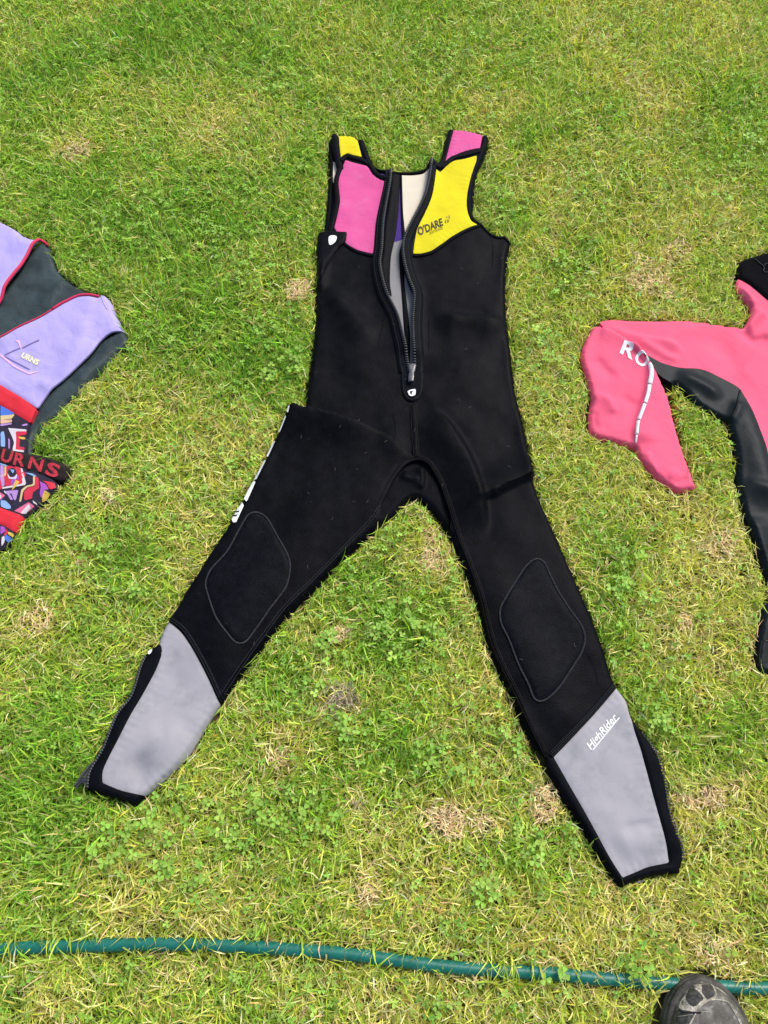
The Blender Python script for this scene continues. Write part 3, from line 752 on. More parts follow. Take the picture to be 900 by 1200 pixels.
fp2 = W([(119.5,342.5,1),(128.5,351),(136,368),(144,385.5,1),(130,389),(117,398.7),(106,413.8),(81,438),(62,454),(51.6,464.5),(43,477.5,1),(21,463),(0,451),(-60,420),(-140,400,1),(-140,440),(-60,420),(0,397.5),(19,387),(47,373),(76,356),(91,348.7),(115,347.5,1)], True, 3) if False else \
      W([(119.5,342.5,1),(128.5,351),(136,368),(144,385.5,1),(130,389),(117,398.7),(106,413.8),(81,438),(62,454),(51.6,464.5),(43,477.5,1),(21,463),(0,451),(-60,417),(-140,385,1),(-140,376),(-60,384,1),(-30,402),(0,397.5),(19,387),(47,373),(76,356),(91,348.7),(115,347.5,1)], True, 3)
f2 = sheet('front_panel', fp2, SV, M['lav'], vest, 0.002, 0.0045, 0.004, 0.005, 0.002, label='lavender front panel with small printed emblem')
p3 = lambda pts, s, o: np.column_stack([resample(W(pts), 0.004, False), s(resample(W(pts), 0.004, False)) + o])
tube('piping', p3([(54,283.5),(50,279.5),(46.5,278.5),(43,283),(30,307),(12,333),(-8,360),(-60,364)], SV, 0.0022), 0.0030, M['pinkpipe'], vest)
tube('piping', p3([(115.5,345.5),(103,346),(91,347.5),(76,354.5),(62,363)], SV, 0.0015), 0.0024, M['pinkpipe'], vest)
tube('piping', p3([(62,363),(47,371.8),(19,386),(0,396.5),(-30,403)], SV, 0.0010), 0.0014, M['pinkpipe'], vest)
ribbon('shoulder_seam', W([(118,345),(121,354),(125.5,362)]), 0.003, SV, M['lav'], vest, 0.0022, 0.0008)
# emblem
for pp, mt in (([(5,416),(24,407.4),(24.2,408.6),(5.4,417)], 'ink2'), ([(26,407.4),(46.6,398),(47.2,399.2),(26.5,408.6)], 'ink2'), ([(5.2,417.2),(35.6,432.4),(34.6,433.4),(5,418)], 'ink2'),
               ([(19,400.5),(23.5,399.8),(25.5,408.5),(24.3,409.3),(22,402),(19.3,401.6)], 'pinkp2'), ([(-3,413),(5,418),(18,428.5),(34,437),(44,434),(45,435),(34,439),(16,430),(0,417)], 'pinkp2')):
    if mt not in M:
        M[mt] = fabric('emblem_' + mt[:3], (0.17, 0.13, 0.3) if mt == 'ink2' else (0.66, 0.4, 0.74), 0.7, 0, 0.1, 100, 0.1, 900)
    patch('printed_line', pp, SV, M[mt], f2, 0.0030)
M['ivory'] = fabric('ivory_print', (0.7, 0.67, 0.45), 0.7, 0, 0.05, 100, 0.1, 900)
text('lettering', "URNS", (24.5,418.5), (44,428), 6.2, SV, M['ivory'], f2, 0.0031, 0.1, 0.05)
# red band, printed panels, elastic waistband
sheet('red_band', W([(-140,370,1),(-60,418),(0,451),(20.5,463),(36,473.5),(42.5,479,1),(35,495,1),(17,484),(0,474),(-60,442),(-140,398,1)], True, 3), SV, M['red'], vest, 0.004, 0.0045, 0.012, 0.004, 0.002, label='red band under the lavender panel')
pp1 = sheet('printed_panel', W([(-140,398,1),(-60,442),(0,474),(17,484),(34,495,1),(31,512),(30,531,1),(0,525),(-60,512),(-140,496,1)], True, 3), SV, M['vest_dark'], vest, 0.002, 0.005, 0.012)
wb = sheet('waistband', W([(-140,490,1),(-60,510),(0,523.5),(15,528.5),(31,530.5),(50,532),(70,540),(81,548,1),(75,561,1),(64,561),(50,556.5),(25,547),(0,543.5),(-60,528),(-140,508,1)], True, 3), SV, M['band'], vest, 0.005, 0.0045, 0.014, 0.004, 0.0025, label='dark elastic waistband with woven red letters')
pp2 = sheet('printed_panel', W([(-140,506,1),(-60,526),(0,542),(25,546),(50,556),(65,564,1),(65,571),(57,577),(43,591),(26,605,1),(10,599),(0,595),(-60,572),(-140,556,1)], True, 3), SV, M['vest_dark'], vest, 0.002, 0.005, 0.012, label='brightly printed panel below the waistband')
sheet('red_band', W([(-140,554,1),(-60,571),(0,594),(10,598),(26.5,604,1),(16.5,622.5,1),(6,616.5),(0,614),(-60,592),(-140,576,1)], True, 3), SV, M['red'], vest, 0.004, 0.0045, 0.012, 0.004, 0.002, label='lower red band near the hem')
pp3 = sheet('printed_panel', W([(-140,574,1),(-60,591),(0,613),(16,622,1),(12,629),(7,636),(0,642),(-60,668),(-140,672,1)], True, 3), SV, M['vest_dark'], vest, 0.002, 0.005, 0.012)
M['p_ink2b'] = M['p_ink']
P1 = [('blue', [(0,474.5),(8,478.5),(17,484),(8,486),(0,487)]), ('cream', [(0,486.5),(17,484.8),(13,490),(0,491)]), ('peach', [(0,491),(13,491),(14,494),(0,496)]), ('lilac', [(0,496.4),(13,495),(14,496.5),(0,499)]),
      ('pale', [(0,507),(1.5,505),(4,505),(5,512),(5,523),(0,522)]), ('white', [(9,501),(31,503),(31,505),(18,505),(18.4,520),(17.6,526),(28,527.4),(27,529.6),(14,527.6),(16,518),(13,510)]),
      ('red', [(18.4,505.4),(31,505),(30.4,509),(22,510),(23,516),(22,523),(29,524),(28,527),(18.2,526.4)]), ('yellow', [(21,511),(29,512),(29,514.5),(25,514.5),(21,512.4)]), ('lilac', [(25,497.4),(32,495.6),(32,498),(25,498.8)]),
      ('lilac', [(9,513),(10.5,513),(11,525),(9.5,526)])]
P2_ = [('red', [(4.4,545),(24,547.5),(27,552),(28.5,566.5),(5.4,569.5)]), ('lilac', [(0,544.5),(4,545),(5,569),(2,570),(0,560)]), ('white', [(24.2,548),(26,548.4),(28.4,558),(30.6,566.5),(30,568.6),(2,572.6),(2,570.6),(26.6,567)]),
      ('white', [(8.5,555),(10,554),(11,559),(17,559.5),(19.5,555.5),(20.5,556),(19,561.5),(10,561)]), ('red', [(41.4,558),(45,560),(46,572),(38,577),(37,584),(28,586),(28,576.5),(33,571.4),(41,569.8)]),
      ('cream', [(39,557),(41,557.4),(41,569),(32,571),(27,576),(24,588),(22,588),(25,574),(31,569.4),(39,567.5)]), ('lilac', [(6,575),(21.5,574),(18,586),(16,586),(13,577.5),(11,578),(15,585),(12,586)]),
      ('pale', [(0,585.5),(6,586),(12,592),(12,596),(6,595.4),(0,592.5)]), ('blue', [(0,577),(2,580),(2,585),(0,585)]), ('violet', [(46.4,564),(54,567.5),(57,573.6),(52,573.6),(48,584),(46.4,578),(48,570)]), ('red', [(50,563.5),(63,565),(64.4,570),(58,573.6),(55,567)]),
      ('yellow', [(52.4,574.4),(57,576.6),(52,582.5),(47.5,586.5),(50,579)]), ('white', [(38,586),(43,589.6),(42,591),(38,588)]), ('pinkp', [(16,598),(33,588),(39.5,592),(36,595),(26,602)]), ('white', [(24,600.5),(33,590),(35.6,593.6),(28,601.5)]),
      ('pale', [(29,553.6),(38,555),(44,558.6),(38,557.6)])]
P3_ = [('violet', [(0,616),(5,617),(6,622),(0,626)]), ('yellow', [(9,622.8),(14.6,624),(13,627.6),(9,626)]), ('blue', [(6,626),(12,629),(8,634.6),(5,632)]), ('white', [(2,629),(5,628),(5,634),(1,639.6)]), ('red', [(6,619),(9,622),(8,626),(3,628),(6,623)])]
for shx, shy in ((0, 0), (-34, -16), (-68, -32)):
    for lst, par in ((P1, pp1), (P2_, pp2), (P3_, pp3)):
        if shx and lst is P1: sy = shy * 1.0
        else: sy = shy * 0.75
        for k, (cname, pts) in enumerate(lst):
            q = [(a + shx, b2 + sy) for a, b2 in pts]
            patch('printed_patch', q, SV, M['p_' + cname], par, 0.0026 + 0.0002 * (k % 4), res=0.004)
    a = np.linspace(0, 2*math.pi, 12, endpoint=False)
    cx, cy = 14.3 + shx, 553.5 + shy * 0.75
    patch('printed_patch', [(cx + 5.4*math.cos(t), cy + 5.2*math.sin(t)) for t in a], SV, M['p_ink'], pp2, 0.0034)
    patch('printed_patch', [(cx - 2.6, cy - 3.2), (cx + 2.4, cy - 2.6), (cx + 2, cy + 1.2), (cx + 0.3, cy + 1.8), (cx - 0.2, cy - 1)], SV, M['p_pale'], pp2, 0.0040)
for ch, p0, p1, hh in (('S', (52.5,555.5), (67.5,560.5), 15), ('N', (33,549), (49,553.2), 14), ('R', (16,545), (29,547.5), 14.5), ('U', (0,540), (13,543.5), 14.5), ('B', (-18,534.5), (-5,538), 14.5)):
    text('woven_letter', ch, p0, p1, hh, SV, M['band_red'], wb, 0.0058, 0.0, 0.03)

# ================================================================== the pink jacket
jsil = [(707,373),(739,372),(803,373.4),(835,376.6),(874,381.4,1),(882,360),(867.5,341),(863.5,332),(866,312),(869,304),(884,299),(900,294.5),(940,288),(985,292),(1020,330),(1080,360),(1090,480),(1060,640),(1010,760),(990,800),(930,792),(892,787,1),(889,780),(892,740),(900,706),(906,692),(900,676),(892,650),(882,620),(874,597),(866,562),(865,536),(861,515),(854,492,1),(841,485.5),(819.5,472),(803.5,456),(790,449),(795.5,507),(809,547),(817,571,1),(795.5,573.5),(771.5,557.5),(753,539),(746,523,1),(718,515),(695.5,508),(691,488),(694,464),(690,445.5),(682,413.5),(694,384)]
JS = W(jsil, True, 3)
BLOCK.append(JS)
jr = [([(712,381),(735,390),(765,397),(792,404),(800,416)], 0.007, 0.006, 0.016, 0.2), ([(745,398),(765,407),(785,418),(800,420)], 0.005, 0.008, 0.008, 0.2), ([(872,384),(884,372),(896,362)], 0.009, 0.01, 0.012, 0.2),
      ([(874,384),(884,396),(905,392)], -0.007, 0.007, 0.01, 0.2), ([(868,335),(878,345),(884,358)], 0.006, 0.008, 0.01, 0.2), ([(868,450),(880,425),(900,405)], 0.004, 0.012, 0.02, 0.3), ([(866,470),(862,482),(856,494)], 0.005, 0.01, 0.006, 0.1),
      ([(840,385),(850,410),(866,440)], -0.003, 0.02, 0.02, 0.3), ([(866,460),(885,520),(905,600)], 0.007, 0.02, 0.03, 0.2), ([(790,436),(825,450),(850,470)], 0.007, 0.012, 0.014, 0.3), ([(872,560),(890,570),(910,572)], 0.005, 0.01, 0.02, 0.3), ([(880,600),(890,640),(905,690)], 0.006, 0.02, 0.01, 0.2), ([(760,402),(800,385),(850,384)], 0.004, 0.02, 0.02, 0.3)]
SJ = Surf(JS, 0.008, 0.008, 0.007, jr, 0.003, 0.08, 21)
jack = empty('jacket', G((930, 520), 0), 'coral pink and black watersports suit with one sleeve folded over', 'jacket')
body = W([(704,377,1),(708,373),(739,372),(803,373.4),(835,376.6),(874,381.4,1),(882,360),(867.5,341),(863.5,332),(866,325,1),(878,331),(900,349.5),(930,372),(985,350),(1010,330),(1080,360),(1090,480),(1060,620),(990,640),(930,600),(905,550),(897,520),(883.5,483),(870,456),(862,449.5),(841,439),(822,431),(798,429.5),(777,424),(757,415),(748,411),(730,398),(712,386)], True, 3)
sheet('body', body, SJ, M['jpink'], jack, 0, 0.005, 0.014)
side = W([(752,411,1),(777,424.5),(798,430),(822,431.5),(841,439.5),(862,450),(870,456.5),(883.5,483.5),(897,520.5),(905,551),(930,602),(990,642),(1055,630),(1010,760),(990,800),(930,792),(892,787,1),(889,780),(892,740),(900,706),(906,692),(900,676),(892,650),(882,620),(874,597),(866,562),(865,536),(861,515),(854,492,1),(841,485.5),(819.5,472),(803.5,456),(777,441),(760,425)], True, 3)
sheet('side_panel', side, SJ, M['jblack'], jack, 0.0008, 0.005, 0.014, label='black rubbery underarm and leg panel')
ribbon('panel_seam', W([(868.5,456),(864.5,470),(860,482),(855,492)]), 0.004, SJ, M['jblack'], jack, 0.0016, 0.0012)
ribbon('ankle_hem', W([(893,750),(890.5,770),(892,784)]), 0.004, SJ, M['jblack'], jack, 0.0018, 0.0016)
# collar
cl = W([(866,325,1),(866,312),(869,304),(884,299),(900,294.5),(940,288),(985,292),(1015,328,1),(985,352),(930,374),(900,350),(878,331)], True, 3)
SC = lambda P: SJ(P) + 0.004
coll = sheet('collar', cl, SC, M['fleece'], jack, 0.002, 0.005, 0.016, 0.008, 0.005)
lp = [(883,304),(890,309),(895,314),(894,318),(897,320),(901,318),(902,312),(898,309.5),(895,312)]
q = resample(W(lp, step=1), 0.002, False)
tube('cord_loop', np.column_stack([q, SC(q) + 0.0035]), 0.0009, M['thread'], coll, 6)
# folded forearm
fsil = [(700,379,1),(694,384),(682,413.5),(690,445.5),(694,464),(691,488),(695.5,508),(718,515),(746,523,1),(752.7,539),(762,549),(771.5,557.5),(783,567),(795.5,573.5),(808,572.5),(816.5,571,1),(814,560),(809,547),(795.5,507),(785,467),(774,445.5),(762,424),(753,411),(734,396),(716,385)]
FS = W(fsil, True, 3)
fr_ = [([(733,399),(750,413),(760,425),(761,440),(757,463),(750,487),(745,508),(746,522)], 0.010, 0.03, 0.005, 0.1), ([(697,415),(710,432),(725,444)], -0.004, 0.008, 0.016, 0.25), ([(692,466),(704,464),(714,470),(721,486)], 0.006, 0.006, 0.014, 0.15),
       ([(699,480),(697,492),(701,503)], -0.003, 0.004, 0.008, 0.2), ([(725,460),(738,470),(750,476)], -0.003, 0.01, 0.012, 0.3), ([(703,385),(728,392),(752,410)], 0.006, 0.012, 0.02, 0.1), ([(758,528),(762,540),(770,552)], 0.004, 0.004, 0.006, 0.2),
       ([(784,561),(788,555),(795,553)], 0.004, 0.004, 0.005, 0.2), ([(789,567),(797,563),(808,560)], -0.003, 0.003, 0.004, 0.2)]
SFm = Surf(FS, 0.009, 0.010, 0.007, fr_, 0.0025, 0.06, 23)
fore = sheet('folded_sleeve', FS, SFm, M['jpink'], jack, 0, 0.0045, 0.02, label='forearm of the sleeve folded back down')
cuff = W([(783,567,1),(795.5,573.8),(808,573),(817,571,1),(815,565),(807,567),(796,566.5)], True, 2)
sheet('cuff', cuff, SFm, M['jpink'], fore, 0.0012, 0.003, 0.008)
# lettering down the fold
text('lettering', 'R', (724.5,412), (741.5,421.5), 13.5, SFm, M['white'], fore, 0.0010, -0.1, 0.03)
text('lettering', 'O', (741.5,421.8), (755,431.5), 13, SFm, M['white'], fore, 0.0010, -0.1, 0.03)
for pp, w_ in (([(760.6,428),(762.0,440),(759.6,453)], 0.0082), ([(759.2,454.5),(757.5,465),(754.4,475)], 0.0068), ([(754,476.2),(750.5,485),(747.0,494.2)], 0.0064), ([(746.6,495.4),(745.4,503),(744.8,511.4)], 0.0054), ([(744.8,512.2),(745,519)], 0.0034)):
    ribbon('printed_letter', W(pp), w_, SFm, M['white'], fore, 0.0008, 0.0002)

# ================================================================== garden hose
hp = [(-160,1122),(-80,1119),(0,1113),(60,1110),(110,1108.5),(170,1107),(240,1108),(320,1112),(400,1118),(450,1124),(520,1133),(580,1138),(640,1141),(700,1147),(780,1153),(830,1156),(900,1159),(980,1158),(1060,1152)]
HP = G(curve(hp, False, 5), 0.014)
hq = resample(HP, 0.008, False)
hz_ = 0.0098 + 0.004 * (fbm(hq, 0.15, 31) - 0.5)
hm, nt, b = new_mat('teal_hose')
N, L = nt.nodes.new, nt.links.new
geo = N('ShaderNodeNewGeometry')
n1 = N('ShaderNodeTexNoise'); n1.inputs['Scale'].default_value = 35; n1.inputs['Detail'].default_value = 6; L(geo.outputs['Position'], n1.inputs['Vector'])
cr = N('ShaderNodeValToRGB'); L(n1.outputs[0], cr.inputs[0])
cr.color_ramp.elements[0].position = 0.3; cr.color_ramp.elements[0].color = (0.004, 0.085, 0.064, 1)
cr.color_ramp.elements[1].position = 0.72; cr.color_ramp.elements[1].color = (0.008, 0.15, 0.115, 1)
L(cr.outputs[0], b.inputs['Base Color'])
b.inputs['Roughness'].default_value = 0.4; b.inputs['Specular IOR Level'].default_value = 0.4
n2 = N('ShaderNodeTexNoise'); n2.inputs['Scale'].default_value = 300; L(geo.outputs['Position'], n2.inputs['Vector'])
bp = N('ShaderNodeBump'); bp.inputs['Strength'].default_value = 0.3; bp.inputs['Distance'].default_value = 0.0005
L(n2.outputs[0], bp.inputs['Height']); L(bp.outputs[0], b.inputs['Normal'])
hr = 0.0083
hose = tube('garden_hose', np.column_stack([hq, hz_]), hr, hm, None, 20)
hose['label'] = 'teal green ribbed garden hose lying across the lawn'
hose['category'] = 'hose'
# fine braid lines winding round the hose
qf = resample(HP, 0.0035, False)
zf = np.interp(np.linspace(0, 1, len(qf)), np.linspace(0, 1, len(hq)), hz_)
Tq = np.gradient(qf, axis=0); Tq /= np.linalg.norm(Tq, axis=1)[:, None]
Sq = np.column_stack([Tq[:, 1], -Tq[:, 0], np.zeros(len(qf))])
hm2 = fabric('hose_braid', (0.012, 0.15, 0.115), 0.45, 0, 0.15, 50, 0.1, 900)
arc = np.arange(len(qf)) * 0.0035
for ph in range(4):
    a = arc / 0.060 * 2 * math.pi + ph * math.pi / 2
    P3 = np.column_stack([qf, zf]) + Sq * (np.cos(a) * (hr - 0.0002))[:, None] + np.array([0, 0, 1.0]) * (np.sin(a) * (hr - 0.0002))[:, None]
    tube('braid_rib', P3, 0.0007, hm2, hose, 5)

# ================================================================== shoe
lm, nt, b = new_mat('scuffed_black_leather')
N, L = nt.nodes.new, nt.links.new
tc = N('ShaderNodeTexCoord')
n1 = N('ShaderNodeTexNoise'); n1.inputs['Scale'].default_value = 75; n1.inputs['Detail'].default_value = 8; n1.inputs['Roughness'].default_value = 0.6; n1.inputs['Distortion'].default_value = 0.6
L(tc.outputs['Object'], n1.inputs['Vector'])
v1 = N('ShaderNodeTexVoronoi'); v1.feature = 'DISTANCE_TO_EDGE'; v1.inputs['Scale'].default_value = 70
nd = N('ShaderNodeTexNoise'); nd.inputs['Scale'].default_value = 40
L(tc.outputs['Object'], nd.inputs['Vector'])
mxv = N('ShaderNodeMixRGB'); mxv.inputs[0].default_value = 0.03; L(tc.outputs['Object'], mxv.inputs[1]); L(nd.outputs[1], mxv.inputs[2])
L(mxv.outputs[0], v1.inputs['Vector'])
crk = N('ShaderNodeMapRange'); crk.inputs[1].default_value = 0.0; crk.inputs[2].default_value = 0.06; crk.inputs[3].default_value = 1; crk.inputs[4].default_value = 0
L(v1.outputs['Distance'], crk.inputs[0])
sc = N('ShaderNodeMapRange'); sc.inputs[1].default_value = 0.38; sc.inputs[2].default_value = 0.68; L(n1.outputs[0], sc.inputs[0])
# scuffing is strongest at the toe
sep = N('ShaderNodeSeparateXYZ'); L(tc.outputs['Object'], sep.inputs[0])
toe = N('ShaderNodeMapRange'); toe.inputs[1].default_value = 0.0; toe.inputs[2].default_value = 0.135; L(sep.outputs[1], toe.inputs[0])
m1 = N('ShaderNodeMath'); m1.operation = 'MULTIPLY'; L(sc.outputs[0], m1.inputs[0]); L(toe.outputs[0], m1.inputs[1])
m2 = N('ShaderNodeMath'); m2.operation = 'MULTIPLY'; m2.inputs[1].default_value = 0.30; L(crk.outputs[0], m2.inputs[0])
m3 = N('ShaderNodeMath'); m3.operation = 'MAXIMUM'; L(m1.outputs[0], m3.inputs[0]); L(m2.outputs[0], m3.inputs[1])
cr = N('ShaderNodeValToRGB'); L(m3.outputs[0], cr.inputs[0])
cr.color_ramp.elements[0].position = 0.0; cr.color_ramp.elements[0].color = (0.055, 0.051, 0.043, 1)
cr.color_ramp.elements[1].position = 1.0; cr.color_ramp.elements[1].color = (0.30, 0.30, 0.27, 1)
e2 = cr.color_ramp.elements.new(0.45); e2.color = (0.10, 0.094, 0.08, 1)
L(cr.outputs[0], b.inputs['Base Color'])
b.inputs['Roughness'].default_value = 0.6; b.inputs['Specular IOR Level'].default_value = 0.25
bp = N('ShaderNodeBump'); bp.inputs['Strength'].default_value = 0.5; bp.inputs['Distance'].default_value = 0.0015
L(m3.outputs[0], bp.inputs['Height']); bp.invert = True; L(bp.outputs[0], b.inputs['Normal'])
M['leather'] = lm
M['rubber'] = fabric('black_rubber_sole', (0.05, 0.048, 0.042), 0.75, 0, 0.4, 60, 0.6, 400, stain=0.8, stain_c=(0.11, 0.102, 0.08), spec=0.2, sscale=60)
M['inner'] = fabric('dark_shoe_lining', (0.015, 0.015, 0.015), 0.9)
M['wear'] = fabric('bare_scuffed_leather', (0.31, 0.29, 0.235), 0.8, 0, 0.5, 120, 0.6, 500, stain=1.0, stain_c=(0.06, 0.058, 0.052), sscale=75)
tip = G((825, 1141), 0.02)
SLEN = 0.285
sh_c = np.array([tip[0] - 0.001, tip[1] - SLEN / 2])
shoe = empty('shoe', sh_c, 'scuffed black leather shoe with worn toe beside the green hose', 'shoe')
shoe.rotation_euler = (0, 0, R(4))
# shoe frame: y from -SLEN/2 (heel) to +SLEN/2 (toe)
def half_w(s, side):
    """half width at distance s (0..1) from the toe; side -1 outer, +1 inner"""
    t = np.array([0, .012, .04, .09, .16, .25, .36, .5, .62, .75, .88, .95, .985, 1])
    o = np.array([0, .016, .029, .041, .050, .055, .056, .051, .045, .041, .039, .032, .020, 0])
    i = np.array([0, .014, .026, .037, .045, .050, .051, .043, .037, .035, .036, .031, .019, 0])
    return 1.13 * np.interp(s, t, o if side < 0 else i)
ss = np.r_[np.linspace(0, 0.12, 20)**1.0, np.linspace(0.13, 0.95, 44), np.linspace(0.96, 1, 10)]
def ring(inset, z):
    L_ = []
    for s in ss: L_.append((max(half_w(s, 1) - inset, 0.0), SLEN/2 - inset - s * (SLEN - 2*inset), z))
    for s in ss[::-1][1:-1]: L_.append((-max(half_w(s, -1) - inset, 0.0), SLEN/2 - inset - s * (SLEN - 2*inset), z))
    return np.array(L_)
def loft(name, rings, mat, cap=True):
    n = len(rings[0]); V = np.vstack(rings); F = []
    for r_ in range(len(rings) - 1):
        for i in range(n):
            j = (i + 1) % n
            F.append((r_*n+i, r_*n+j, (r_+1)*n+j, (r_+1)*n+i)[::-1])
    if cap:
        F.append(tuple(range(n))); F.append(tuple((len(rings)-1)*n + i for i in range(n))[::-1])
    me = bpy.data.meshes.new(name); me.from_pydata(V.tolist(), [], F)
    me.polygons.foreach_set('use_smooth', [True]*len(me.polygons)); me.materials.append(mat); me.update()
    o = bpy.data.objects.new(name, me); col.objects.link(o); o.parent = shoe
    return o
sole = loft('sole', [ring(.004, .004), ring(.001, .007), ring(.0, .012), ring(.0, .017), ring(.002, .0185), ring(.002, .0200), ring(.0, .0215), ring(.0005, .0265), ring(.003, .0285), ring(.003, .0298), ring(.0012, .031), ring(.0018, .0345), ring(.0055, .0365), ring(.009, .036)], M['rubber'])
# upper: cross sections from toe to heel, open at the ankle
def hgt(s): return np.interp(s, [0, .02, .06, .12, .2, .3, .4, .5, .62, .75, .9, 1], [.036, .044, .052, .058, .063, .072, .086, .10, .105, .10, .104, .10])
us = np.linspace(0, 1, 65)
V, F = [], []
sset = np.r_[np.linspace(0.0, 0.12, 16), np.linspace(0.14, 1, 36)]
for s in sset:
    wi = max(half_w(s, 1) - .0060, 0.0004); wo_ = max(half_w(s, -1) - .0060, 0.0004)
    H_ = hgt(s) - .033
    y = SLEN/2 - .0060 - s * (SLEN - .012)
    for u in us:
        a = u * math.pi
        c, sn = math.cos(a), math.sin(a)
        ex = 0.62 if s < 0.45 else 0.5
        x = (wi if c > 0 else wo_) * np.sign(c) * abs(c)**ex
        z = .033 + H_ * sn**(0.75)
        V.append((x, y, z))
nu = len(us)
for i in range(len(sset) - 1):
    for k in range(nu - 1):
        um = 0.5 * (us[k] + us[k+1]); sm = 0.5 * (sset[i] + sset[i+1])
        if 0.50 < sm < 0.93 and 0.22 < um < 0.78: continue
        F.append((i*nu+k, i*nu+k+1, (i+1)*nu+k+1, (i+1)*nu+k))
me = bpy.data.meshes.new('upper'); me.from_pydata([tuple(map(float, v)) for v in V], [], F)
me.polygons.foreach_set('use_smooth', [True]*len(me.polygons)); me.materials.append(lm); me.update()
up_o = bpy.data.objects.new('upper', me); col.objects.link(up_o); up_o.parent = shoe
md = up_o.modifiers.new('thickness', 'SOLIDIFY'); md.thickness = 0.002; md.offset = -1
def upper_z(x, y):
    s = (SLEN/2 - .0060 - y) / (SLEN - .012); s = np.clip(s, 0, 1)
    w = np.where(x > 0, np.maximum(half_w(s, 1) - .0060, .0004), np.maximum(half_w(s, -1) - .0060, .0004))
    ex = 0.62
    c = np.clip(np.abs(x) / w, 0, 1)**(1/ex)
    return .033 + (hgt(s) - .033) * np.sqrt(np.clip(1 - c*c, 0, 1))**0.75
def clampw(pts):
    out = []
    for x, y in pts:
        s_ = float(np.clip((SLEN/2 - .0060 - y) / (SLEN - .012), 0.012, 1)); y = min(y, SLEN/2 - .0060 - 0.012*(SLEN - .012))
        w_ = 0.96 * max(float(half_w(s_, 1 if x > 0 else -1)) - .0060, .001)
        out.append((max(-w_, min(w_, x)), y))
    return out
def shoe_sheet(name, pts, mat, par, off, res=0.004):
    sv = lambda P: upper_z(P[:, 0], P[:, 1])
    pts = clampw(pts)
    poly = curve([(a*1000, b_*1000) for a, b_ in pts], True, 3.0) / 1000
    B = sheet(name, poly, sv, mat, None, off, res, 0.0012)
    B.parent = par
    return B
# bare scuffs and dark patches with a shape of their own, toe-cap seam, creases
Y0 = SLEN/2
def sp(q, z=0.050):
    w = G(np.array([(760 + a/7.5, 1120 + b_/7.5) for a, b_ in q]), z) - sh_c
    c4, s4 = math.cos(R(-4)), math.sin(R(-4))
    return [(c4*x - s4*y, s4*x + c4*y) for x, y in w]
M['dark_leather'] = fabric('dark_leather_patch', (0.035, 0.034, 0.032), 0.65, 0, 0.5, 150, 0.8, 500, spec=0.2, stain=0.8, stain_c=(0.12, 0.118, 0.105), sscale=90)
shoe_sheet('scuff', sp([(520,200),(400,245),(340,295),(270,375),(215,470),(330,478),(400,482),(440,440),(500,400),(560,380),(600,340),(590,270),(560,220)]), M['wear'], up_o, 0.0009, 0.003)
shoe_sheet('scuff', sp([(560,222),(610,262),(680,318),(745,362),(765,378),(700,352),(620,296)]), M['wear'], up_o, 0.0010, 0.003)
shoe_sheet('scuff', sp([(700,400),(740,450),(775,530),(800,600),(785,600),(755,530),(720,460),(690,415)]), M['wear'], up_o, 0.0010, 0.003)
shoe_sheet('dark_patch', sp([(378,278),(420,296),(452,322),(470,352),(476,376),(440,398),(420,424),(376,440),(352,418),(336,392),(346,352),(342,312)]), M['dark_leather'], up_o, 0.0018, 0.003)
shoe_sheet('dark_patch', sp([(498,222),(530,214),(548,240),(576,256),(584,300),(578,340),(548,362),(506,376),(488,344),(472,322),(486,286),(480,250)]), M['dark_leather'], up_o, 0.0018, 0.003)
shoe_sheet('dark_patch', sp([(215,520),(300,500),(390,505),(350,570),(250,590),(190,575)]), M['dark_leather'], up_o, 0.0010, 0.003)
def shoe_line(name, pts, rad, mat, par, off=0.0006):
    P = resample(curve([(a*1000, b_*1000) for a, b_ in clampw(pts)], False, 2.0) / 1000, 0.002, False)
    o = tube(name, np.column_stack([P, upper_z(P[:, 0], P[:, 1]) + off]), rad, mat, None, 6)
    o.parent = par
    return o
shoe_line('toe_seam', sp([(340,600),(400,492),(440,442),(500,398),(560,382),(630,388),(700,412),(752,480),(792,580)]), 0.0011, M['wear'], up_o)
shoe_line('crease', sp([(205,488),(300,492),(400,490),(440,488)]), 0.0009, M['inner'], up_o, 0.0016)
shoe_line('crease', sp([(440,488),(480,484),(522,485)]), 0.0006, M['wear'], up_o, 0.0004)
shoe_line('crease', sp([(230,540),(300,525),(370,505)]), 0.0005, M['wear'], up_o, 0.0014)
# welt line round the upper
wr = ring(.0085, .0372)
tube('welt_seam', wr, 0.0011, M['rubber'], None, 6, True).parent = shoe
# tongue, laces, padded collar, insole
ys = np.linspace(Y0 - .115, Y0 - .150, 4)
for yy in ys:
    xs = np.linspace(-.022, .022, 11)
    P3 = np.column_stack([xs, np.full(11, yy) + 0.004*np.sin(np.linspace(0, 3.1, 11)), upper_z(xs, np.full(11, yy)) + 0.003])
    tube('lace', P3, 0.0022, M['thread'], None, 6).parent = shoe
ins = loft('insole', [ring(.010, .040), ring(.012, .0405)], M['inner'])
cp = []
for t in np.linspace(0, 2*math.pi, 40, endpoint=False):
    yy = -0.063 + 0.064*math.cos(t)
    s = (SLEN/2 - .0060 - yy) / (SLEN - .012)
    wv = (half_w(s, 1 if math.sin(t) > 0 else -1) - .0060) * 0.83
    cp.append((math.sin(t) * min(wv, 0.034), yy, hgt(s) - .010 + 0.0))
tube('collar_padding', np.array(cp), 0.0055, M['inner'], None, 8, True).parent = shoe
so = W([(768,1203),(776,1173),(793,1153),(811,1143),(825,1140),(836,1143),(851,1151),(863,1164),(868,1178),(871,1203),(872,1330),(765,1330)], True, 3, 0.02)
BLOCK.append(so)
N_THATCH, N_BLADE, N_BROAD, N_CLOVER, N_OUT = 190000, 265000, 9000, 24000, 110000
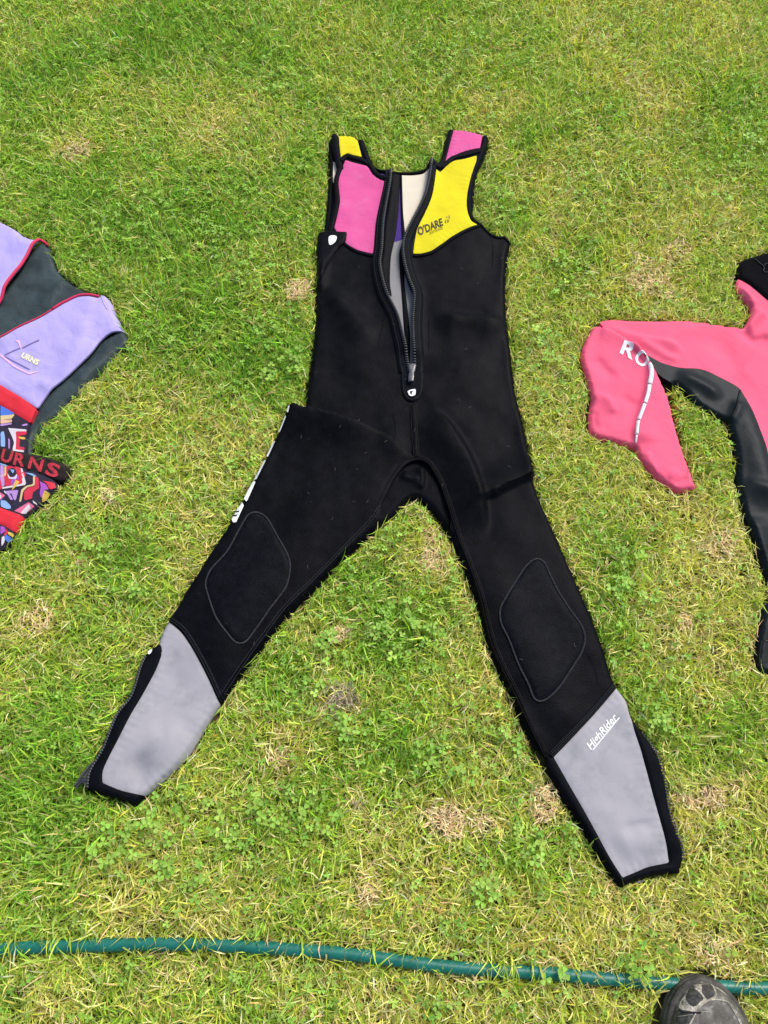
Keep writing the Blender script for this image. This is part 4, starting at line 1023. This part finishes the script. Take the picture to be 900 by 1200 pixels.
# ================================================================== the lawn
def in_frame_pts(n, margin):
    """random points over the stretch of lawn in view, plus a margin"""
    out = np.zeros((0, 2))
    while len(out) < n:
        p = np.stack([rng.uniform(-1.25, 1.25, n), rng.uniform(-0.42, 2.25, n)], -1)
        hw = np.interp(p[:, 1], [-0.21, 1.93], [0.57, 0.94]) + margin
        k = (np.abs(p[:, 0]) < hw) & (p[:, 1] > -0.21 - margin) & (p[:, 1] < 1.95 + margin)
        out = np.vstack([out, p[k]])
    return out[:n]

def blob(P, spots, z=0.0):
    v = np.zeros(len(P))
    for (x, y, r, a) in spots:
        c = G((x, y), z); e = G((x + r, y), z); rr = abs(e[0] - c[0])
        dx = P[:, 0] - c[0]; dy = (P[:, 1] - c[1])
        w = 0.35 * rr * 2 * (fbm(P, 0.035, 5, 2) - 0.5)
        v = np.maximum(v, a * np.clip(1.35 - (np.hypot(dx, dy) + w) / rr, 0, 1))
    return v
STRAW = [(350,343,20,1.0),(525,965,34,1.0),(566,966,22,.9),(636,945,27,1.0),(800,727,15,1.0),(88,182,34,.75),(245,152,40,.6),(740,95,50,.6),(700,60,40,.6),(760,115,40,.6),(848,255,30,.5),(760,330,60,.7),(790,300,40,.7),(130,585,18,.8),
         (830,935,26,.9),(860,925,22,.7),(800,935,20,.8),(50,725,45,.7),(80,690,35,.6),(330,885,26,.8),(400,745,14,.9),(320,650,10,.5),(430,1045,28,.8),(510,660,30,.8),(505,630,20,.8),(800,595,35,.5),(840,640,45,.7),(720,560,40,.55),(650,500,35,.6),
         (640,420,30,.55),(30,65,35,.5),(520,1010,40,.6),(460,980,40,.5),(700,1060,40,.5),(150,1040,50,.55),(60,1170,40,.6),(440,1170,40,.6),(330,1150,40,.5),(260,1075,40,.6),(830,1110,40,.7),(640,1130,20,.8),(560,1138,14,1.0),(620,1050,35,.5),(720,880,30,.6),(290,520,40,.45),(200,480,50,.4),
         (580,120,50,.4),(640,200,40,.5),(560,830,40,.45),(100,640,30,.6),(20,560,20,.6)]
DEAD = [(400,820,24,1.0),(420,938,8,.8)]
LUSH = [(220,270,110,.8),(190,400,80,.7),(60,90,60,.5),(210,40,80,.7),(480,60,90,.6),(320,60,60,.6),(100,215,60,.6),(310,420,60,.8),(240,360,70,.6),(70,520,35,1.0),(400,560,40,.3),(430,680,60,.7),(470,735,50,.9),(300,640,50,.4),(60,960,80,.8),(30,880,60,.7),(60,1060,70,.6),
        (340,940,60,.5),(850,170,60,.6),(870,120,60,.6),(610,270,40,.6),(630,170,40,.6),(660,310,40,.6),(720,650,40,.7),(730,740,40,.6),(760,830,45,.6),(840,860,50,.5),(560,840,50,.4),(480,870,60,.4),(700,530,30,.4),(790,500,60,.5),(860,420,60,.4),(150,640,50,.5),(170,690,50,.4),(340,790,40,.4),(500,900,50,.5),(610,1000,40,.4),(870,1010,50,.4)]
CLOV = [(470,735,55,1.0),(440,640,60,.7),(560,860,45,.8),(500,880,45,.6),(400,870,40,.7),(330,950,60,.7),(180,960,60,.6),(240,990,60,.6),(310,640,40,.5),(380,760,40,.8),(300,800,60,.6),(620,700,40,.7),(730,650,50,.8),(720,740,50,.7),(760,830,40,.7),(560,1050,40,.8),(610,1000,60,.5),
        (310,420,60,.8),(280,300,80,.5),(320,110,50,.5),(230,300,60,.5),(140,640,50,.5),(160,580,40,.4),(640,400,20,.9),(690,1000,40,.4),(650,1120,30,.7),(750,1110,30,.8),(760,500,50,.5),(780,540,40,.5),(90,1010,60,.4),(330,1170,60,.3),(660,330,40,.5),(860,170,60,.4),(180,230,60,.5),(360,500,40,.6)]

def fields(P):
    straw = blob(P, STRAW); dead = blob(P, DEAD); lush = blob(P, LUSH)
    base = 0.50 + 0.9 * (fbm(P, 0.16, 40, 4) - 0.5) + 0.5 * (fbm(P, 0.035, 60, 2) - 0.5)
    dry = np.clip(base * 0.80 + 0.50 * straw - 0.42 * lush, 0, 1)
    # the right-hand and nearer lawn is a little drier than the far left
    dry = np.clip(dry + 0.11 * np.clip(P[:, 0] * 1.4, -1, 1) + 0.05 * np.clip(0.9 - P[:, 1], -0.6, 1), 0, 1)
    return dry, np.clip((straw - 0.58) / 0.3, 0, 1), dead, lush

def blocked(P, grow=0.0):
    r = np.zeros(len(P), bool)
    for b_ in BLOCK: r |= inside(P, b_)
    return r
HOSE2 = resample(HP, 0.02, False)
def hose_d(P):
    k = np.abs(P[:, 1] - np.interp(P[:, 0], HOSE2[:, 0], HOSE2[:, 1]))
    return k

def grass_obj(name, P, Ls, Wd, lean, curl, colr, mat, seg, lift=None, az=None, label='', cat='grass'):
    n = len(P)
    if az is None: az = rng.uniform(0, 2*math.pi, n)
    if lift is None: lift = np.zeros(n)
    # keep most blades from lying across the clothes: turn them away
    dirv = np.stack([np.cos(az), np.sin(az)], -1)
    tipd = Ls * np.sin(np.minimum(lean + curl * 0.6, 1.5)) * 0.85
    tip = P + dirv * tipd[:, None]
    bad = blocked(tip)
    flip = bad & (rng.random(n) < 0.90)
    az[flip] += math.pi
    Ls = np.where(bad & ~flip, np.minimum(Ls, 0.020), Ls)
    dirv = np.stack([np.cos(az), np.sin(az)], -1)
    side = np.stack([-np.sin(az), np.cos(az), np.zeros(n)], -1)
    tw = rng.uniform(-1.0, 1.0, n)
    pos = np.column_stack([P, np.full(n, -0.004) + lift])
    rows = []
    prof = [0.75, 1.0, 0.8, 0.5][:seg]
    bend = rng.normal(0, 0.28, n)
    for k in range(seg + 1):
        th = np.minimum(lean + curl * (k / seg), 2.1)
        a2 = az + bend * k
        d = np.stack([np.cos(a2)*np.sin(th), np.sin(a2)*np.sin(th), np.cos(th)], -1)
        if k < seg:
            s2 = side * np.cos(tw)[:, None] + np.cross(d, side) * np.sin(tw)[:, None]
            w = (Wd * prof[k] * 0.5)[:, None]
            rows.append(pos - s2*w); rows.append(pos + s2*w)
            pos = pos + d * (Ls / seg)[:, None]
            pos[:, 2] = np.maximum(pos[:, 2], 0.0015 + 0.002 * (k % 2))
        else:
            rows.append(pos)
    nv = 2*seg + 1
    V = np.stack(rows, 1).reshape(-1, 3)
    tri = []
    for k in range(seg - 1):
        a = 2*k
        tri += [(a, a+1, a+3), (a, a+3, a+2)]
    tri += [(2*seg-2, 2*seg-1, 2*seg)]
    tri = np.array(tri)
    Fi = (np.arange(n)[:, None, None] * nv + tri[None]).reshape(-1)
    nt_ = len(Fi) // 3
    me = bpy.data.meshes.new(name)
    me.vertices.add(len(V)); me.vertices.foreach_set('co', V.astype(np.float32).ravel())
    me.loops.add(len(Fi)); me.loops.foreach_set('vertex_index', Fi.astype(np.int32))
    me.polygons.add(nt_); me.polygons.foreach_set('loop_start', (np.arange(nt_)*3).astype(np.int32))
    me.polygons.foreach_set('use_smooth', np.ones(nt_, bool))
    at = me.attributes.new('tint', 'FLOAT_COLOR', 'POINT')
    cc = np.repeat(np.column_stack([colr, np.ones(n)]), nv, 0).astype(np.float32)
    at.data.foreach_set('color', cc.ravel())
    me.materials.append(mat)
    me.update(calc_edges=True)
    o = bpy.data.objects.new(name, me); col.objects.link(o)
    o['label'] = label; o['category'] = cat; o['kind'] = 'stuff'
    return o

def leaf_mat(name, trans=0.45, rough=0.5, spec=0.3):
    m = bpy.data.materials.new(name); m.use_nodes = True
    nt = m.node_tree; nt.nodes.clear()
    N, L = nt.nodes.new, nt.links.new
    out = N('ShaderNodeOutputMaterial')
    at = N('ShaderNodeAttribute'); at.attribute_name = 'tint'
    geo = N('ShaderNodeNewGeometry')
    nz = N('ShaderNodeTexNoise'); nz.inputs['Scale'].default_value = 160; nz.inputs['Detail'].default_value = 2
    L(geo.outputs['Position'], nz.inputs['Vector'])
    mr = N('ShaderNodeMapRange'); mr.inputs[1].default_value = 0.3; mr.inputs[2].default_value = 0.7; mr.inputs[3].default_value = 0.8; mr.inputs[4].default_value = 1.2
    L(nz.outputs[0], mr.inputs[0])
    sc = N('ShaderNodeVectorMath'); sc.operation = 'SCALE'; L(at.outputs['Color'], sc.inputs[0]); L(mr.outputs[0], sc.inputs['Scale'])
    p = N('ShaderNodeBsdfPrincipled'); p.inputs['Roughness'].default_value = rough; p.inputs['Specular IOR Level'].default_value = spec
    L(sc.outputs[0], p.inputs['Base Color'])
    t = N('ShaderNodeBsdfTranslucent')
    sc2 = N('ShaderNodeVectorMath'); sc2.operation = 'MULTIPLY'; L(sc.outputs[0], sc2.inputs[0]); sc2.inputs[1].default_value = (1.15, 1.1, 0.6)
    L(sc2.outputs[0], t.inputs[0])
    mx = N('ShaderNodeMixShader'); mx.inputs[0].default_value = trans
    L(p.outputs[0], mx.inputs[1]); L(t.outputs[0], mx.inputs[2]); L(mx.outputs[0], out.inputs[0])
    return m
M['blade'] = leaf_mat('grass_blade', 0.4, 0.5, 0.3)
M['straw'] = leaf_mat('dry_straw', 0.25, 0.7, 0.2)
M['clover'] = leaf_mat('clover_leaf', 0.3, 0.55, 0.3)

def lerp(a, b_, t): return np.asarray(a)[None]*(1-t[:, None]) + np.asarray(b_)[None]*t[:, None]
def vary(c, amt, n): return c * np.exp(rng.normal(0, amt, (n, 1))) * np.exp(rng.normal(0, amt*0.35, (n, 3)))

LUSHC, MIDC, YELC, STRC, TANC, DEADC = (0.27, 0.51, 0.05), (0.46, 0.63, 0.068), (0.70, 0.73, 0.13), (0.76, 0.66, 0.26), (0.80, 0.60, 0.34), (0.42, 0.35, 0.26)

def green_cols(dry, lush, n):
    t = np.clip(dry * 1.25 + rng.normal(0, 0.22, n), 0, 1)
    c = np.where((t < 0.5)[:, None], lerp(LUSHC, MIDC, np.clip(t*2, 0, 1)), lerp(MIDC, YELC, np.clip(t*2-1, 0, 1)))
    c = c * (1 - 0.10 * np.clip(lush, 0, 1))[:, None]
    return np.minimum(vary(c, 0.28, n), 0.85)
def straw_cols(dry, straw, dead, n):
    t = np.clip(straw + rng.normal(0, 0.3, n), 0, 1)
    c = lerp(STRC, TANC, t)
    k = rng.random(n) < np.clip(dead * 1.2, 0, 1)
    c = np.where(k[:, None], np.asarray(DEADC)[None], c)
    k2 = rng.random(n) < 0.35 * (1 - np.clip(straw, 0, 1))
    c = np.where(k2[:, None], lerp(YELC, STRC, rng.random(n)), c)
    return np.minimum(vary(c, 0.28, n), 0.85)

def keep_clear(P, hose_r=0.0055):
    k = ~blocked(P)
    k &= ~(hose_d(P) < hose_r)
    return P[k]

# 1. low matted thatch
P = keep_clear(in_frame_pts(N_THATCH, 0.10))
dry, straw, dead, lush = fields(P)
n = len(P)
is_s = rng.random(n) < np.clip(0.08 + 0.85 * dry + 0.7*straw + dead, 0, 0.97)
c = np.where(is_s[:, None], straw_cols(dry, straw, dead, n), green_cols(dry, lush, n) * 0.85)
Ls = rng.uniform(0.014, 0.036, n) * (1 - 0.45 * straw); Wd = rng.uniform(0.0009, 0.0022, n)
grass_obj('dry_thatch', P, Ls, Wd, rng.uniform(0.9, 1.45, n), rng.uniform(-0.1, 0.45, n), c, M['straw'], 2, rng.uniform(0.002, 0.015, n), label='matted straw-coloured thatch between the grass blades of the lawn', cat='dry grass')

# 2. growing blades
P = keep_clear(in_frame_pts(N_BLADE, 0.10))
dry, straw, dead, lush = fields(P)
k = rng.random(len(P)) > np.clip(straw * 0.93 + dead * 0.85 + 0.45 * np.clip(dry - 0.5, 0, 1), 0, 0.96)
P = P[k]; dry, straw, dead, lush = dry[k], straw[k], dead[k], lush[k]
n = len(P)
c = green_cols(dry, lush, n)
k = rng.random(n) < 0.10 + 0.32 * dry
c = np.where(k[:, None], straw_cols(dry, straw, dead, n), c)
patchy = 0.8 + 0.5 * fbm(P, 0.06, 71, 2)
Ls = rng.gamma(7, 0.0040, n).clip(0.012, 0.058) * patchy * (0.85 + 0.3 * np.clip(lush, 0, 1)); Wd = rng.uniform(0.0013, 0.0033, n) * (0.85 + 0.3*rng.random(n))
az = 2*math.pi*fbm(P, 0.10, 81, 2)*2.2 + rng.normal(0, 1.1, n)
grass_obj('grass', P, Ls, Wd, np.abs(rng.normal(0.75, 0.35, n)), rng.uniform(0.2, 1.2, n), c, M['blade'], 3, az=az, label='short uneven green and yellowing lawn grass around the clothes')

# short pale clippings lying on the worn spots
P = keep_clear(in_frame_pts(380000, 0.02))
dry, straw, dead, lush = fields(P)
k = rng.random(len(P)) < np.clip(straw * 0.9 + dead * 0.8, 0, 1)
P = P[k]; straw, dead = straw[k], dead[k]; n = len(P)
c = lerp((0.86, 0.66, 0.38), (0.82, 0.57, 0.33), rng.random(n))
kd = rng.random(n) < np.clip(dead * 1.3, 0, 1)
c = np.where(kd[:, None], lerp((0.50, 0.43, 0.33), (0.34, 0.28, 0.21), rng.random(n)), c)
grass_obj('dry_clippings', P, rng.uniform(0.006, 0.016, n), rng.uniform(0.0010, 0.0022, n), rng.uniform(1.25, 1.7, n), rng.uniform(-0.2, 0.2, n), np.minimum(vary(c, 0.16, n), 0.88), M['straw'], 2, rng.uniform(0.014, 0.022, n), label='pale tan dry clippings lying on the worn spots of the lawn', cat='dry grass')

# 3. a few broad coarse blades
P = keep_clear(in_frame_pts(N_BROAD, 0.10))
dry, straw, dead, lush = fields(P)
k = rng.random(len(P)) < np.clip(0.35 + 0.7*lush - 0.9*straw - dead + 0.3*np.clip(0.6 - P[:, 1], 0, 1), 0, 1)
P = P[k]; dry, lush = dry[k], lush[k]; n = len(P)
c = vary(lerp((0.23, 0.40, 0.05), (0.42, 0.5, 0.10), rng.random(n)), 0.15, n)
grass_obj('broad_grass', P, rng.uniform(0.025, 0.06, n), rng.uniform(0.0026, 0.0042, n), rng.uniform(0.4, 1.15, n), rng.uniform(0.2, 0.8, n), c, M['blade'], 4, rng.uniform(0, 0.006, n), label='coarse broad grass blades standing out of the fine lawn')

# blades that have grown across the hose
hx = np.concatenate([rng.uniform(a, b_, m_) for a, b_, m_ in ((0,110,14),(118,128,3),(155,170,4),(225,250,9),(300,480,4),(560,625,34),(640,700,5),(715,790,16),(850,900,4),(0,900,16))])
hy = np.interp(hx, [q[0] for q in hp], [q[1] for q in hp])
P = G(np.stack([hx, hy], -1), 0.01)
sgn = np.where(rng.random(len(P)) < 0.6, -1.0, 1.0)
P = P + np.stack([np.zeros(len(P)), sgn * rng.uniform(0.011, 0.018, len(P))], -1)
k = ~blocked(P); P = P[k]; sgn = sgn[k]; n = len(P)
az = -sgn * math.pi/2 + rng.normal(0, 0.6, n)
grass_obj('crossing_grass', P, rng.uniform(0.040, 0.060, n), rng.uniform(0.0018, 0.0036, n), rng.uniform(-0.15, 0.2, n), rng.uniform(1.3, 1.9, n), vary(lerp(MIDC, YELC, rng.random(n)), 0.2, n), M['blade'], 4, az=az, label='single grass blades bent over the green hose')

# 4. the lawn beyond the frame, thinner
P = np.stack([rng.uniform(-2.3, 2.3, N_OUT), rng.uniform(-1.2, 3.3, N_OUT)], -1)
hw = np.interp(P[:, 1], [-0.21, 1.93], [0.57, 0.94]) + 0.08
P = P[~((np.abs(P[:, 0]) < hw) & (P[:, 1] > -0.29) & (P[:, 1] < 2.03))]
P = keep_clear(P)
dry, straw, dead, lush = fields(P)
n = len(P)
c = green_cols(dry, lush, n)
k = rng.random(n) < 0.2 + 0.5 * dry
c = np.where(k[:, None], straw_cols(dry, straw, dead, n), c)
grass_obj('outer_grass', P, rng.uniform(0.03, 0.055, n), rng.uniform(0.003, 0.0055, n), rng.uniform(0.5, 1.3, n), rng.uniform(0.1, 0.7, n), c, M['blade'], 2, label='lawn grass continuing beyond the clothes on every side')

# 5. clover: three rounded leaflets on a thin stalk
def leaflet():
    """one leaflet in unit size, stalk at the origin, tip towards +x, folded along its midrib"""
    o = [(0, 0, 0), (.35, -.30, .06), (.75, -.46, .08), (1.0, -.30, .05), (.97, 0, -.03), (1.0, .30, .05), (.75, .46, .08), (.35, .30, .06)]
    f = [(0, 1, 4), (1, 2, 4), (2, 3, 4), (0, 4, 7), (4, 6, 7), (4, 5, 6)]
    return np.array(o), np.array(f)
LV, LF = leaflet()
def clover_arrays(C, size, az, tilt_a, tilt):
    n = len(C)
    V, Fx = [], []
    for k in range(3):
        a = az + k * 2*math.pi/3 + rng.normal(0, 0.12, n)
        ca, sa = np.cos(a), np.sin(a)
        x = LV[None, :, 0]*ca[:, None] - LV[None, :, 1]*sa[:, None]
        y = LV[None, :, 0]*sa[:, None] + LV[None, :, 1]*ca[:, None]
        up = rng.uniform(-0.15, 0.35, n)
        z = LV[None, :, 2] + LV[None, :, 0] * up[:, None]
        z = z + (x*np.cos(tilt_a)[:, None] + y*np.sin(tilt_a)[:, None]) * np.tan(tilt)[:, None]
        V.append(np.stack([x, y, z], -1) * size[:, None, None] + C[:, None, :])
        Fx.append(LF)
    V = np.concatenate(V, 1)                                  # n, 24, 3
    F = np.concatenate([LF + 8*k for k in range(3)], 0)
    # stalk: a thin three-cornered blade down to the ground
    foot = C.copy(); foot[:, 2] = -0.002; foot[:, :2] += rng.normal(0, 0.006, (n, 2))
    S = np.stack([C + np.array([0.0005, 0, 0]), C - np.array([0.0005, 0, 0]), foot + np.array([0, 0.0006, 0]), foot - np.array([0, 0.0006, 0])], 1)
    V = np.concatenate([V, S], 1)
    F = np.concatenate([F, np.array([(24, 26, 25), (24, 27, 26)])], 0)
    return V, F
def clover_obj(name, V, F, colr, parent=None):
    n, nv = V.shape[:2]
    Fi = (np.arange(n)[:, None, None] * nv + F[None]).reshape(-1)
    nt_ = len(Fi)//3
    me = bpy.data.meshes.new(name)
    me.vertices.add(n*nv); me.vertices.foreach_set('co', V.reshape(-1).astype(np.float32))
    me.loops.add(len(Fi)); me.loops.foreach_set('vertex_index', Fi.astype(np.int32))
    me.polygons.add(nt_); me.polygons.foreach_set('loop_start', (np.arange(nt_)*3).astype(np.int32))
    at = me.attributes.new('tint', 'FLOAT_COLOR', 'POINT')
    at.data.foreach_set('color', np.repeat(np.column_stack([colr, np.ones(n)]), nv, 0).astype(np.float32).ravel())
    me.polygons.foreach_set('use_smooth', np.ones(nt_, bool))
    me.materials.append(M['clover']); me.update(calc_edges=True)
    o = bpy.data.objects.new(name, me); col.objects.link(o)
    if parent: o.parent = parent
    return o
P = keep_clear(in_frame_pts(N_CLOVER, 0.08), 0.012)
cl_ = blob(P, CLOV)
dry, straw, dead, lush = fields(P)
k = rng.random(len(P)) < np.clip(0.12 + 0.9 * cl_ * (vnoise(P, 0.05, 90) > 0.38) + 0.35 * np.clip(fbm(P, 0.11, 91, 2) - 0.55, 0, 1) * 4, 0, 1) * (1 - 0.9 * straw)
P = P[k]; n = len(P)
tipin = blocked(P + 0.006) | blocked(P - 0.006) | blocked(P + np.array([0.006, -0.006])) | blocked(P + np.array([-0.006, 0.006]))
P = P[~tipin]; n = len(P)
C = np.column_stack([P, rng.uniform(0.012, 0.026, n)])
Vc, Fc = clover_arrays(C, rng.uniform(0.0034, 0.0060, n), rng.uniform(0, 6.28, n), rng.uniform(0, 6.28, n), np.abs(rng.normal(0, 0.22, n)))
cc = vary(lerp((0.20, 0.40, 0.05), (0.36, 0.54, 0.09), rng.random(n)), 0.14, n)
o = clover_obj('clover_cover', Vc, Fc, cc)
o['label'] = 'small clover leaves scattered thinly through the lawn'; o['category'] = 'clover'; o['kind'] = 'stuff'

# 6. clover plants that stand out singly: each a thing with its own leaves
spots = [(482,742),(470,722),(500,735),(455,752),(590,738),(375,765),(388,752),(370,800),(383,838),(402,850),(430,850),(330,960),(355,955),(385,955),(300,940),(262,975),(205,958),(180,972),(155,985),(120,995),(195,1012),(240,1040),(560,1048),(575,1040),
         (620,1005),(606,865),(500,880),(545,905),(735,655),(722,690),(755,700),(765,845),(700,735),(640,395),(645,420),(655,310),(752,505),(770,545),(655,1140),(752,1140),(310,635),(330,625),(110,640),(150,700),(325,110),(300,305),(320,440),(345,425),(850,235),(880,170)]
pl_l = 'low clump of pale green three-lobed clover leaves growing in the lawn'
for (sx, sy) in spots:
    g = G((sx, sy), 0.015)
    nl = int(rng.integers(4, 8))
    off = rng.normal(0, 0.011, (nl, 2))
    pts = g[None] + off
    ok = ~(blocked(pts) | blocked(pts + 0.008) | blocked(pts - 0.008))
    pts = pts[ok]
    if len(pts) < 2: continue
    e = empty('clover_plant', g, pl_l, 'clover', 'clover clumps in the lawn')
    for q in pts:
        Cq = np.array([[q[0] - g[0], q[1] - g[1], rng.uniform(0.022, 0.032)]])
        Vq, Fq = clover_arrays(Cq, np.array([rng.uniform(0.0058, 0.0084)]), rng.uniform(0, 6.28, 1), rng.uniform(0, 6.28, 1), np.abs(rng.normal(0, 0.15, 1)))
        clover_obj('leaf', Vq, Fq, vary(lerp((0.24, 0.45, 0.055), (0.38, 0.57, 0.10), rng.random(1)), 0.1, 1), e)
